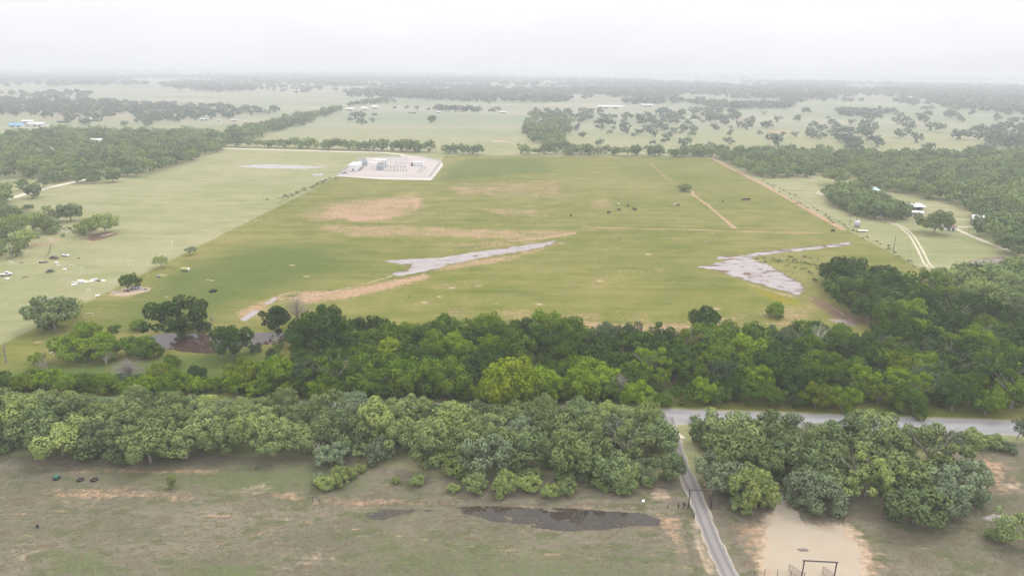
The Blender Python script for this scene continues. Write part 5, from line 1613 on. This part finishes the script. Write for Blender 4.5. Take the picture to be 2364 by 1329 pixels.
for x, y, lab, m in ((150, 623, 'white round tub at the end of the dark hose line', WHITEP), (131, 608, 'small white tub below the rusty wreck', WHITEP), (226, 684, 'white basin on the boundary near bare soil', WHITEP),
                     (92, 606, 'white sack like tub beside the dark scrap heap', WHITEP), (18, 645, 'small white bucket below the old pickup', WHITEP)):
    X, Y = P(x, y)
    o = empty('water_tub', (X, Y, 0), 0, lab, 'tub', 'white tubs in the junk yard')
    MB().lathe([(.75, 0), (.85, .55), (.78, .57), (.7, .12)], 16).build('tub_shell', m, o, True)
    torus_mesh(MB(), .83, .05, .56, 16, 6).build('rim', m, o, True)
X, Y = P(366, 640)
o = empty('barrel', (X, Y, 0), .5, 'blue grey barrel lying on bare soil in the pasture', 'barrel')
MB().lathe([(.38, -.7), (.45, -.65), (.45, .65), (.38, .7)], 14, (0, 0, .45), rx).build('drum', paint('blue_grey_plastic', (.17, .21, .26)), o, True)
for xx in (-.25, .25): MB().lathe([(.47, -.03), (.47, .03)], 14, (xx, 0, .45), rx).build('hoop', DARKP, o)


def pipe_frame(x, y, w, h, rz, label):
    X, Y = P(x, y)
    o = empty('pipe_stand', (X, Y, 0), rz, label, 'frame', 'white pipe frames along the boundary')
    for s in (-1, 1): MB().tube((s * w / 2, 0, 0), (s * w / 2, 0, h), .07).build('post', WHITEP, o)
    MB().tube((-w / 2 - .05, 0, h), (w / 2 + .05, 0, h), .07).build('bar', WHITEP, o)


for x, y, w, h, rz, lab in ((475, 537, 2.6, 1.5, -.1, 'white pipe frame left of the pair beside the boundary'), (502, 539, 2.6, 1.5, -.1, 'white pipe frame right of the pair beside the boundary'),
                            (566, 513, 3.2, 1.3, .1, 'white pipe frame just outside the boundary corner bend'), (597, 513, 3.0, 1.3, .1, 'white pipe frame just inside the boundary'),
                            (165, 618, 1.6, 1.5, .2, 'white pipe frame left one above the laid pole'), (174, 620, 1.4, 1.3, .4, 'white pipe frame middle one above the laid pole'), (190, 624, 2.0, 1.7, -.3, 'white pipe frame right one above the laid pole'),
                            (206, 732, 2.6, 1.6, .3, 'white pipe frame on the boundary above the bright mesquites'), (302, 614, 2.2, 2.6, 0.0, 'faint tall pipe frame in the yard grass')):
    pipe_frame(x, y, w, h, rz, lab)

# cattle: one skinned body, copied
def cow_mesh(name, graze):
    nodes = {'rump': ((-.85, 0, 1.18), .30), 'hip': ((-.6, 0, 1.18), .36), 'belly': ((0, 0, 1.08), .42), 'chest': ((.55, 0, 1.10), .38), 'neck': ((.95, 0, 1.22 if not graze else 1.0), .22),
             'head': ((1.28, 0, 1.42 if not graze else .55), .17), 'muzzle': ((1.55, 0, 1.25 if not graze else .22), .10), 'tail': ((-1.02, 0, .9), .05), 'tuft': ((-1.04, 0, .45), .06)}
    edges = [('rump', 'hip'), ('hip', 'belly'), ('belly', 'chest'), ('chest', 'neck'), ('neck', 'head'), ('head', 'muzzle'), ('rump', 'tail'), ('tail', 'tuft')]
    for s, sn in ((-1, 'l'), (1, 'r')):
        nodes['hk' + sn] = ((-.62, s * .24, .80), .17); nodes['ho' + sn] = ((-.78, s * .25, .45), .08); nodes['hf' + sn] = ((-.70, s * .25, .04), .075)
        nodes['fk' + sn] = ((.52, s * .22, .72), .14); nodes['fo' + sn] = ((.54, s * .22, .40), .08); nodes['ff' + sn] = ((.52, s * .22, .04), .075)
        nodes['ear' + sn] = ((1.18, s * .27, nodes['head'][0][2] + .08), .04)
        edges += [('hip', 'hk' + sn), ('hk' + sn, 'ho' + sn), ('ho' + sn, 'hf' + sn), ('chest', 'fk' + sn), ('fk' + sn, 'fo' + sn), ('fo' + sn, 'ff' + sn), ('head', 'ear' + sn)]
    keys = list(nodes); keys.remove('belly'); keys = ['belly'] + keys
    me = bpy.data.meshes.new(name + '_cage')
    me.from_pydata([nodes[k][0] for k in keys], [(keys.index(a), keys.index(b)) for a, b in edges], [])
    o = bpy.data.objects.new(name + '_cage', me)
    COL.objects.link(o)
    o.modifiers.new('skin', 'SKIN')
    for i, k in enumerate(keys):
        sv = me.skin_vertices[0].data[i]; sv.radius = (nodes[k][1], nodes[k][1]); sv.use_root = (i == 0)
    o.modifiers.new('sub', 'SUBSURF').levels = 1
    bpy.context.view_layer.update()
    ev = o.evaluated_get(bpy.context.evaluated_depsgraph_get())
    out = bpy.data.meshes.new_from_object(ev)
    out.name = name
    bpy.data.objects.remove(o)
    return out


COW = [cow_mesh('cow_standing', False), cow_mesh('cow_grazing', True)]
HIDE_B = paint('black_hide', (0.020, 0.018, 0.018), 0.7, 0.3)
HIDE_W = paint('cream_hide', (0.62, 0.56, 0.46), 0.8, 0.2)
for m_ in COW: m_.materials.clear(); m_.materials.append(HIDE_B)
rc = random.Random(8)
for x, y, c, g_, sc_w, rz, lab in (
        (1405, 493, 0, 1, 1.1, .3, 'black cow grazing, lowest and leftmost of the left herd'), (1429, 487, 0, 1, 1.1, 2.8, 'black cow below the cream cow of the left herd'), (1428, 474, 1, 1, 1.1, .4, 'cream cow of the left herd'),
        (1450, 478, 0, 0, 1.15, 1.0, 'black cow highest of the left herd'), (1463, 485, 0, 1, 1.1, 2.2, 'black cow, left one of the touching pair in the herd'), (1467, 487, 0, 0, 1.1, .6, 'black cow, right one of the touching pair in the herd'),
        (1558, 475, 1, 0, 1.15, .2, 'cream cow beside one black cow below the pasture mesquite'), (1565, 476, 0, 1, 1.0, .1, 'black cow beside the cream cow below the pasture mesquite'),
        (1668, 468, 0, 0, 1.0, 1.3, 'single black cow right of the red track'), (1718, 464, 0, 1, 1.35, 3.0, 'black cow, left of the pair near the boundary track'), (1727, 464, 0, 0, 1.35, .1, 'black cow, right of the pair near the boundary track'),
        (1922, 536, 0, 1, 1.2, .2, 'black cow at the end of the cross fence'), (1318, 499, 0, 1, 1.0, 1.6, 'black cow alone between the two cattle pastures')):
    X, Y = P(x, y)
    cw = bpy.data.objects.new('cow', COW[g_]); COL.objects.link(cw)
    cw.location = (X, Y, 0); cw.rotation_euler = (0, 0, rz); cw.scale = (sc_w,) * 3
    cw.material_slots[0].link = 'OBJECT'; cw.material_slots[0].material = HIDE_W if c else HIDE_B
    tag(cw, lab, 'cow', 'cattle grazing in the pasture')
X, Y = P(87, 1217)
cw = bpy.data.objects.new('calf', COW[1]); COL.objects.link(cw); cw.location = (X, Y, 0); cw.rotation_euler = (0, 0, 2.4); cw.scale = (.5,) * 3
tag(cw, 'small black calf in the dry foreground field', 'calf')
for x, y, lab in ((1848, 1269, 'larger dark rock on the packed dirt lot'), (1860, 1269, 'smaller dark rock on the packed dirt lot'), (1485, 1156, 'white rock on the bare bank above the puddle'), (1500, 1000, 'dark boulder beside the driveway mouth')):
    X, Y = P(x, y)
    r = random.Random(x)
    o = MB().lathe([(.35, 0), (.5, .12), (.38, .3), (.1, .38)], 9).build('rock', WHITEP if 'white' in lab else POSTM, None, True, (X, Y, -.02), r.uniform(0, 3))
    for v_ in o.data.vertices: v_.co *= r.uniform(.75, 1.15)
    o.scale = (1.2, .8, .8)
    tag(o, lab, 'rock')

# ------------------------------------------------------------------ utility poles
POLEM = paint('pole_wood', (0.30, 0.27, 0.25), 0.9, 0.1)
PALEPOLE = paint('pale_pole', (0.58, 0.57, 0.55), 0.7, 0.2)
def pole(x, y, ytop, mat, label, arms=1, group='utility poles'):
    X, Y = P(x, y)
    d = math.hypot(X, Y)
    # height from the pixel of its top
    hgt = 3.0
    for _ in range(30):
        if pix(X, Y, hgt)[1] > ytop: hgt += .5
    o = empty('utility_pole', (X, Y, 0), 0.2, label, 'utility pole', group)
    MB().tube((0, 0, -.2), (0, 0, hgt), .17, .11, 8).build('pole_shaft', mat, o)
    for k in range(arms):
        MB().box(-1.2, 1.2, -.06, .06, hgt - .7 - k * 1.1, hgt - .55 - k * 1.1).build('crossarm', mat, o)
        for xx in (-1.05, 0.55, 1.05): MB().lathe([(.05, 0), (.07, .12), (.03, .22)], 6, (xx, 0, hgt - .545 - k * 1.1)).build('insulator', WHITEP, o)
    if arms and hgt > 8: MB().lathe([(.2, 0), (.22, .7), (.1, .75)], 8, (.32, 0, hgt - 2.8)).build('transformer_can', GALV, o)
    return o


for x, y, yt, m, lab, ar in ((24, 446, 431, POLEM, 'wooden pole behind the pale road at the left edge', 1), (132, 425, 393, POLEM, 'tall wooden pole in front of the open crowned oak', 1),
                             (226, 394, 372, POLEM, 'wooden pole rising behind the pale road bend', 1), (306, 370, 353, POLEM, 'wooden pole above the dark roofed house', 1), (372, 353, 339, POLEM, 'wooden pole deep in the left wood', 1),
                             (427, 343, 328, POLEM, 'wooden pole in the wood near its right end', 1), (521, 341, 316, POLEM, 'wooden pole at the corner of the pale road', 1), (640, 343, 320, POLEM, 'pale road pole, first after the road corner', 1),
                             (753, 347, 322, POLEM, 'pale road pole, second after the road corner', 1), (858, 352, 328, PALEPOLE, 'tall pale pole at the substation, left of the pair', 0), (866, 351, 326, PALEPOLE, 'tall pale pole at the substation, right of the pair', 0),
                             (839, 349, 341, PALEPOLE, 'short pale double arm pole left of the substation pair', 2), (897, 350, 339, PALEPOLE, 'short pale pole before the dark trees behind the substation', 1),
                             (1961, 520, 496, STEEL, 'dark bare pole left of the water tank', 0), (1976, 516, 489, STEEL, 'dark bare pole right behind the water tank', 0), (2061, 584, 546, STEEL, 'leaning dark pole beside the two wheel tracks', 0),
                             (2106, 516, 489, POLEM, 'wooden pole below the white roofed barn', 0), (2237, 531, 502, POLEM, 'wooden pole at the corner of the house trees', 1), (827, 373, 361, PALEPOLE, 'pale light mast at the substation back corner', 0),
                             (398, 567, 561, WHITEP, 'thin white marker post in the yard pasture', 0)):
    pole(x, y, yt, m, lab, ar)

# ------------------------------------------------------------------ buildings
def house(name, x, y, wpx, depth, h, roof_h, rz, wall, roof, label, openings=((0.2, 0.4), (0.6, 0.8)), lean=False, cat='house', open_front=False, windows=True):
    """Walls, a gabled or single-slope roof with an overhang, a door and windows."""
    X, Y = P(x, y)
    W = wpx / ppm(X, Y)
    o = empty(name, (X, Y, 0), rz, label, cat)
    a, d = W / 2, depth
    if open_front:
        for xx in np.linspace(-a + .15, a - .15, 5): MB().box(xx - .1, xx + .1, 0.05, .25, 0, h).build('post', wall, o)
        MB().box(-a, a, d - .15, d, 0, h).build('wall', wall, o)
        for s in (-1, 1): MB().box(s * (a - .08) - .08, s * (a - .08) + .08, d * .4, d - .153, 0, h).build('wall', wall, o)
    else:
        if lean or not roof_h:
            MB().box(-a, a, 0, d, 0, h).build('wall', wall, o)
        else:
            v = [(-a, 0, 0), (a, 0, 0), (a, d, 0), (-a, d, 0), (-a, 0, h), (a, 0, h), (a, d, h), (-a, d, h), (-a, d / 2, h + roof_h), (a, d / 2, h + roof_h)]
            MB().add(v, [(0, 1, 5, 4), (1, 2, 6, 9, 5), (2, 3, 7, 6), (3, 0, 4, 8, 7), (4, 5, 9, 8), (6, 7, 8, 9)]).build('wall', wall, o)
        for u0, u1 in openings:
            MB().box(-a + W * u0, -a + W * u1, -.03, -.004, .05, min(h * .75, 2.6)).build('door', GLASS if 'barn' in name or 'shop' in name else DARKP, o)
        if windows:
            for u in (.08, .5, .9):
                MB().box(-a + W * u - .45, -a + W * u + .45, -.03, -.005, h * .45, h * .8).build('window', GLASS, o)
    e, t = .4, .12
    z0 = h + .01
    if lean or not roof_h:
        dz = roof_h if lean else 0.15
        v = [(-a - e, -e, z0), (a + e, -e, z0), (a + e, d + e, z0 + dz), (-a - e, d + e, z0 + dz)]
        v += [(p, q, r_ + t) for p, q, r_ in v]
        MB().add(v, [(3, 2, 1, 0), (4, 5, 6, 7), (0, 1, 5, 4), (1, 2, 6, 5), (2, 3, 7, 6), (3, 0, 4, 7)]).build('roof', roof, o)
    else:
        k = roof_h / (d / 2)
        v = [(-a - e, -e, z0 - k * e), (a + e, -e, z0 - k * e), (a + e, d / 2, z0 + roof_h), (-a - e, d / 2, z0 + roof_h), (a + e, d + e, z0 - k * e), (-a - e, d + e, z0 - k * e)]
        n = len(v); v += [(p, q, r_ + t) for p, q, r_ in v]
        MB().add(v, [(3, 2, 1, 0), (5, 4, 2, 3), (6, 7, 8, 9), (9, 8, 10, 11), (0, 1, 7, 6), (4, 5, 11, 10), (1, 2, 8, 7), (2, 4, 10, 8), (3, 0, 6, 9), (5, 3, 9, 11)]).build('roof', roof, o)
        if 'house' in name: MB().box(a * .4, a * .4 + .6, d * .6, d * .6 + .6, h + roof_h * .3, h + roof_h + .7).build('chimney', POSTM, o)
    return o


RW = paint('white_metal_roof', (0.58, 0.59, 0.60), 0.45, 0.4, var=.06)
RG = paint('grey_shingle_roof', (0.20, 0.19, 0.19), 0.9, 0.1)
RB = paint('blue_metal_roof', (0.12, 0.30, 0.52), 0.5, 0.4)
RP = paint('pink_roof', (0.52, 0.33, 0.28), 0.8, 0.2)
RGR = paint('pale_green_roof', (0.36, 0.52, 0.48), 0.5, 0.4)
WT = paint('cream_wall', (0.58, 0.55, 0.50), 0.8, 0.2)
WG = paint('grey_wall', (0.34, 0.33, 0.33), 0.8, 0.2)
WB = paint('brown_wall', (0.20, 0.14, 0.11), 0.85, 0.2)
house('house', 36, 294, 30, 12, 3, 2.6, 0.1, WT, RB, 'house with a bright blue metal roof far on the left')
house('workshop', 80, 293, 40, 14, 4.5, 1.6, -.1, WT, RW, 'white workshop with dark doors beside the blue roofed house', ((.45, .58), (.72, .85)), cat='building')
house('workshop', 62, 286, 26, 10, 4, 1.5, 0, WT, RW, 'second white roofed workshop behind the dark doored one', cat='building')
house('farm_house', 142, 284, 22, 9, 2.6, 1.6, 0, WB, RG, 'low brown house right of the white workshop')
house('farm_house', 218, 280, 24, 9, 2.8, 1.2, .05, WB, RW, 'low house with a white roof among roadside trees')
house('mobile_home', 471, 279, 22, 5, 3, .5, .15, WT, RW, 'long white mobile home before the dark wood', cat='mobile home')
house('mobile_home', 540, 281, 15, 6, 3, .6, -.1, WT, RW, 'short white mobile home at the right of the row', cat='mobile home')
house('mobile_home', 330, 281, 14, 5, 2.4, .5, .1, WT, RW, 'small white mobile home at the left of the row', cat='mobile home')
house('shed', 346, 279, 5, 4, 3.2, .5, 0, WT, RW, 'tiny white shed among the mobile homes', cat='shed')
house('shed', 505, 280, 8, 4, 2, .4, 0, WT, RW, 'low white shed between the mobile homes', cat='shed')
house('shed', 420, 269, 5, 5, 3, .6, 0, WT, RW, 'small white roof showing in the dark wood', cat='shed')
house('house', 226, 331, 36, 13, 3, 2.2, .12, WT, RW, 'long house with white and pink roof in the left wood')
house('house', 212, 332, 14, 8, 2.8, 1.8, .12, RP, RP, 'pink walled wing of the long house in the left wood', windows=False)
house('house', 318, 377, 24, 10, 3, 2.0, .5, WB, RG, 'dark roofed house hidden at the edge of left wood')
house('farm_house', 866, 252, 12, 10, 5, 3, .1, WT, RW, 'two storey white farmhouse far behind the substation')
house('barn', 808, 256, 16, 12, 4, 2, 0, WT, RW, 'white roofed barn left of the far farmhouse', cat='barn')
house('barn', 841, 255, 14, 10, 4, 3, 0, WT, RW, 'white barn between the far barn and farmhouse', cat='barn')
house('barn', 1012, 262, 9, 8, 3, 1, 0, WT, RW, 'small pale barn beside the far tree pair', cat='barn')
house('barn', 1160, 262, 18, 8, 3, 1, 0, WT, RW, 'flat white shed in the far field centre', cat='barn')
house('long_barn', 1410, 251, 58, 16, 5, 2, 0, WT, RW, 'very long white roofed barn far in the centre', cat='barn')
house('long_barn', 1495, 247, 28, 14, 5, 2, 0, WT, RW, 'shorter white roofed barn right of the very long one', cat='barn')
house('barn', 1060, 218, 9, 18, 8, 3, 0, WT, RW, 'white speck of a barn in the distant wood', cat='barn')
house('barn', 503, 184, 14, 30, 12, 4, 0, WT, RW, 'distant white building on the left horizon', cat='barn')
house('barn', 690, 191, 16, 26, 10, 4, 0, WT, RW, 'distant white building, left of the horizon pair', cat='barn')
house('barn', 760, 189, 14, 26, 10, 4, 0, WT, RW, 'distant white building, right of the horizon pair', cat='barn')
house('barn', 2108, 229, 22, 20, 7, 2, 0, WT, RW, 'distant white roof in the far right woods', cat='barn')
house('barn', 1955, 230, 18, 20, 6, 2, 0, WT, RW, 'distant pale roof left of far right woods', cat='barn')
house('barn', 2115, 490, 40, 9, 3.6, .9, -.06, WG, RW, 'open sided barn with a white metal roof on the right', lean=True, open_front=True, cat='barn')
house('shed', 2118, 500, 22, 5, 2.6, .8, -.35, WT, RW, 'small white walled shed before the open barn', cat='shed')
house('shed', 2093, 485, 16, 6, 3, .8, -.3, WG, RG, 'grey shed leaning beside the open barn', cat='shed')
house('shed', 2195, 533, 22, 6, 2.7, .0, -.2, WHITEP, paint('rusty_roof', (.24, .13, .10), .9), 'white walled shed with a rusty roof under the round oak', cat='shed', windows=False)
house('shed', 2020, 452, 20, 9, 4, 1.0, -.1, WG, RGR, 'pale green roof showing behind the grove', lean=True, cat='shed')
house('house', 2262, 520, 30, 9, 3.2, 2.2, -.4, WG, RW, 'house with a pale roof half hidden in trees on the right')
house('house', 2296, 522, 14, 8, 3.2, 2.0, -.2, WT, RW, 'small pale roofed building right of the hidden house')
X, Y = P(1978, 524)
o = empty('water_tank', (X, Y, 0), 0, 'grey corrugated water tank beside the boundary', 'tank')
MB().lathe([(1.7, 0), (1.7, 3.4)], 20).build('tank_shell', GALV, o, True); MB().lathe([(1.75, 3.41), (.9, 4.0), (.2, 4.2)], 20).build('tank_roof', GALV, o)
for z in (.6, 1.2, 1.8, 2.4, 3.0): MB().lathe([(1.73, z), (1.75, z + .06), (1.73, z + .12)], 20).build('rib', GALV, o)
X, Y = P(1992, 535)
o = empty('flatbed_trailer', (X, Y, 0), -.05, 'long white flatbed trailer beside the water tank', 'trailer')
MB().box(-2.8, 2.8, -1.1, 1.1, .7, .85).build('deck', WHITEP, o); MB().tube((2.8, 0, .6), (4.2, 0, .5), .06).build('drawbar', STEEL, o)
for xx in (-.6, .4):
    for s in (-1, 1): MB().lathe([(.1, -.1), (.35, -.1), (.35, .1), (.1, .1)], 12, (xx, s * .9, .35), Matrix.Rotation(math.pi / 2, 3, 'X')).build('wheel', RUBBER, o)

# ------------------------------------------------------------------ electric substation
SUB_U = np.array(P(993, 412)) - np.array(P(780, 407)); SUB_A = math.atan2(SUB_U[1], SUB_U[0])
DEPTH_V = np.array(P(831, 368)) - np.array(P(776, 406)); DEPTH_A = math.atan2(DEPTH_V[1], DEPTH_V[0])


def at_px(name, x, y, rz, label, cat, group=None):
    X, Y = P(x, y)
    return empty(name, (X, Y, 0), rz, label, cat, group)


PALESTEEL = paint('pale_galvanised_steel', (0.55, 0.56, 0.58), 0.5, 0.4, var=.06)
PALEGREY = paint('pale_grey_paint', (0.46, 0.48, 0.51), 0.6, 0.3, var=.08)
SUBW = paint('white_enclosure', (0.70, 0.71, 0.73), .6, .3, var=.05)
o = at_px('control_building', 815, 396, DEPTH_A - math.pi / 2, 'long white control building at the left of the substation', 'building')
MB().box(-4.2, 4.2, 0, 24, .3, 5.2).build('wall', SUBW, o)
MB().box(-4.5, 4.5, -.3, 24.3, 5.21, 5.5).build('roof', RW, o)
for k in range(4): MB().box(4.204, 4.26, 2 + k * 5.5, 4.2 + k * 5.5, .4, 2.7).build('door', GREYP, o)
MB().box(-1, 1, -.06, -.004, .4, 2.8).build('door', GREYP, o)
for k in range(5): MB().box(4.3, 5.3, 3 + k * 4.6, 4.2 + k * 4.6, .05, 1.5).build('air_conditioner', GREYP, o)
for k in range(3): MB().box(-4.3, 4.3, .5 + k * 11, 1.0 + k * 11, 0, .29).build('pier', WG, o)


def transformer(x, y, rz, label, s=1.0):
    o = at_px('transformer', x, y, rz, label, 'transformer', 'power transformers of the substation')
    o.scale = (s, s, s)
    MB().box(-3, 3, -1.6, 1.6, 0, .3).build('plinth', WT, o)
    MB().box(-2.3, 2.3, -1.1, 1.1, .31, 3.4).build('tank_body', PALEGREY, o)
    for k in range(7): MB().box(-2.1 + k * .62, -1.8 + k * .62, -1.75, -1.104, .7, 3.0).build('radiator', PALEGREY, o)
    MB().lathe([(.5, -1.6), (.5, 1.6)], 12, (0, .5, 4.3), rx).build('conservator', PALEGREY, o)
    for k in range(3): MB().lathe([(.2, 0), (.26, .4), (.14, .8), (.2, 1.2), (.06, 1.7)], 8, (-1.4 + 1.4 * k, -.4, 3.42)).build('bushing', POSTM, o)


transformer(841, 383, SUB_A, 'grey transformer bank behind the control building', 1.5)
transformer(879, 393, SUB_A, 'grey transformer under the near white canopy', 1.5)
transformer(886, 387, SUB_A, 'grey transformer under the far white canopy', 1.3)
for x, y, lab, W_ in ((875, 391, 'near white canopy slab over a transformer', 9), (881, 384, 'far white canopy slab behind the near one', 8)):
    o = at_px('fire_wall_canopy', x, y, SUB_A, lab, 'canopy', 'white canopies of the substation')
    MB().box(-W_, W_ * .55, -.5, 3.5, 6.0, 6.3).build('slab', SUBW, o)
    for xx in (-W_ + .3, W_ * .5): MB().box(xx - .2, xx + .2, 2.6, 3.0, 0, 5.99).build('column', SUBW, o)


def gantry(x, y, L, h, bays, label, mat=PALESTEEL):
    o = at_px('bus_gantry', x, y, SUB_A, label, 'steel gantry', 'steel gantries of the substation')
    for k in range(bays + 1):
        u = -L / 2 + L * k / bays
        MB().tube((u - .4, 0, 0), (u, 0, h), .08, n=5).tube((u + .4, 0, 0), (u, 0, h), .08, n=5).build('leg', mat, o)
    MB().box(-L / 2, L / 2, -.25, .25, h, h + .5).build('girder', mat, o)
    for k in range(bays * 3):
        u = -L / 2 + L * (k + .5) / (bays * 3)
        MB().lathe([(.08, 0), (.16, .4), (.08, .8), (.14, 1.1)], 6, (u, 0, h - 1.15)).build('insulator', PALEPOLE, o)
    return o


gantry(914, 382, 26, 5.5, 6, 'long steel gantry across the middle of the substation')
gantry(914, 376, 26, 5, 6, 'second long steel gantry behind the first one')
gantry(910, 391, 22, 3.6, 5, 'lower steel gantry at the front of the switch rows')
gantry(930, 387, 14, 4.5, 3, 'short steel gantry right of the switch rows')
gantry(975, 398, 7, 5, 2, 'small steel gantry at the right of the substation')
gantry(972, 404, 6, 4, 2, 'small steel gantry nearest the right front corner')
for i, (x, y) in enumerate([(890 + 7 * k, 396) for k in range(8)] + [(902 + 8 * k, 389.5) for k in range(5)]):
    row = 'front row' if i < 8 else 'back row'
    o = at_px('circuit_breaker', x, y, SUB_A, f'{ORD[(i if i < 8 else i - 8) + 1]} grey breaker from left in the {row} of the substation', 'circuit breaker', 'circuit breakers of the substation')
    MB().box(-.5, .5, -.4, .4, 0, 1.6).build('cabinet', PALEGREY, o)
    for k in (-1, 0, 1): MB().lathe([(.1, 1.61), (.2, 2.0), (.1, 2.4), (.18, 2.8), (.06, 3.3)], 6, (k * .4, 0, 0)).build('bushing', PALEPOLE, o)
o = at_px('relay_building', 965, 384, SUB_A, 'white relay building at the right of the substation', 'building')
MB().box(-5, 5, 0, 5, .2, 3.8).build('wall', SUBW, o); MB().box(-5.3, 5.3, -.3, 5.3, 3.81, 4.1).build('roof', RW, o)
for xx in (-3, .5, 3): MB().box(xx - .5, xx + .5, -.05, -.004, .3, 2.5).build('door', PALEGREY, o)
MB().box(-7, -5.4, 1, 2.4, 0, 3).build('cabinet', DARKP, o)
for x, y, lab in ((975, 391, 'white capacitor bank behind the small gantry'), (968, 399, 'white capacitor bank left of the small gantry'), (982, 389, 'white capacitor bank right behind the relay building')):
    o = at_px('capacitor_bank', x, y, SUB_A, lab, 'capacitor bank', 'capacitor banks of the substation')
    MB().box(-1.6, 1.6, -.6, .6, 1.2, 1.4).build('frame', GALV, o)
    for xx in (-1.4, 1.4): MB().tube((xx, 0, 0), (xx, 0, 1.2), .1).build('leg', GALV, o)
    for k in range(5): MB().box(-1.5 + k * .6, -1.1 + k * .6, -.5, .5, 1.41, 2.6).build('capacitor', SUBW, o)


def chain_fence(pts, label):
    pl = PP(pts)
    root = empty('chain_link_fence', (pl[0, 0], pl[0, 1], 0), 0, label, 'fence', 'chain link fence of the substation')
    q = [Vector((p_[0] - pl[0, 0], p_[1] - pl[0, 1], 0)) for p_ in pl]
    for a, b in zip(q[:-1], q[1:]):
        n = max(2, int((b - a).length / 6))
        for k in range(n): MB().tube(a.lerp(b, k / n), a.lerp(b, k / n) + Vector((0, 0, 2.6)), .05, n=5).build('post', GALV, root)
        m = MB()
        nw = int((b - a).length / .9)
        for k in range(nw):
            u0, u1 = a.lerp(b, k / nw), a.lerp(b, min(1, (k + 2) / nw))
            m.tube(u0, u1 + Vector((0, 0, 2.4)), .03, n=3, caps=False).tube(u1, u0 + Vector((0, 0, 2.4)), .03, n=3, caps=False)
        tag(m.build('mesh_wire', GALV, root), kind='stuff')
        MB().tube(a + Vector((0, 0, 2.5)), b + Vector((0, 0, 2.5)), .05, n=5).build('top_rail', GALV, root)


chain_fence([(778, 405.5), (880, 409.5), (991, 411)], 'chain link fence along the front of the substation')
chain_fence([(991, 411), (1017, 377)], 'chain link fence down the right side of the substation')
chain_fence([(778, 405.5), (832, 370), (848, 365)], 'chain link fence down the left side of the substation')
chain_fence([(848, 365), (920, 364)], 'chain link fence at the back left of the substation')
chain_fence([(965, 363), (1017, 374)], 'chain link fence at the back right of the substation')

# ------------------------------------------------------------------ haze
hb = MB().box(-28500, 28500, -28500, 28500, -1.0, 93.0)
hm, hn, hl, hout = new_mat('haze')
hv = hn.new('ShaderNodeVolumePrincipled')
hv.inputs['Density'].default_value = HAZE_DENSITY
hv.inputs['Color'].default_value = (0.925, 0.945, 0.985, 1)
hv.inputs['Anisotropy'].default_value = 0.0
hl.new(hv.outputs[0], hout.inputs['Volume'])
tag(hb.build('haze', hm), kind='stuff')
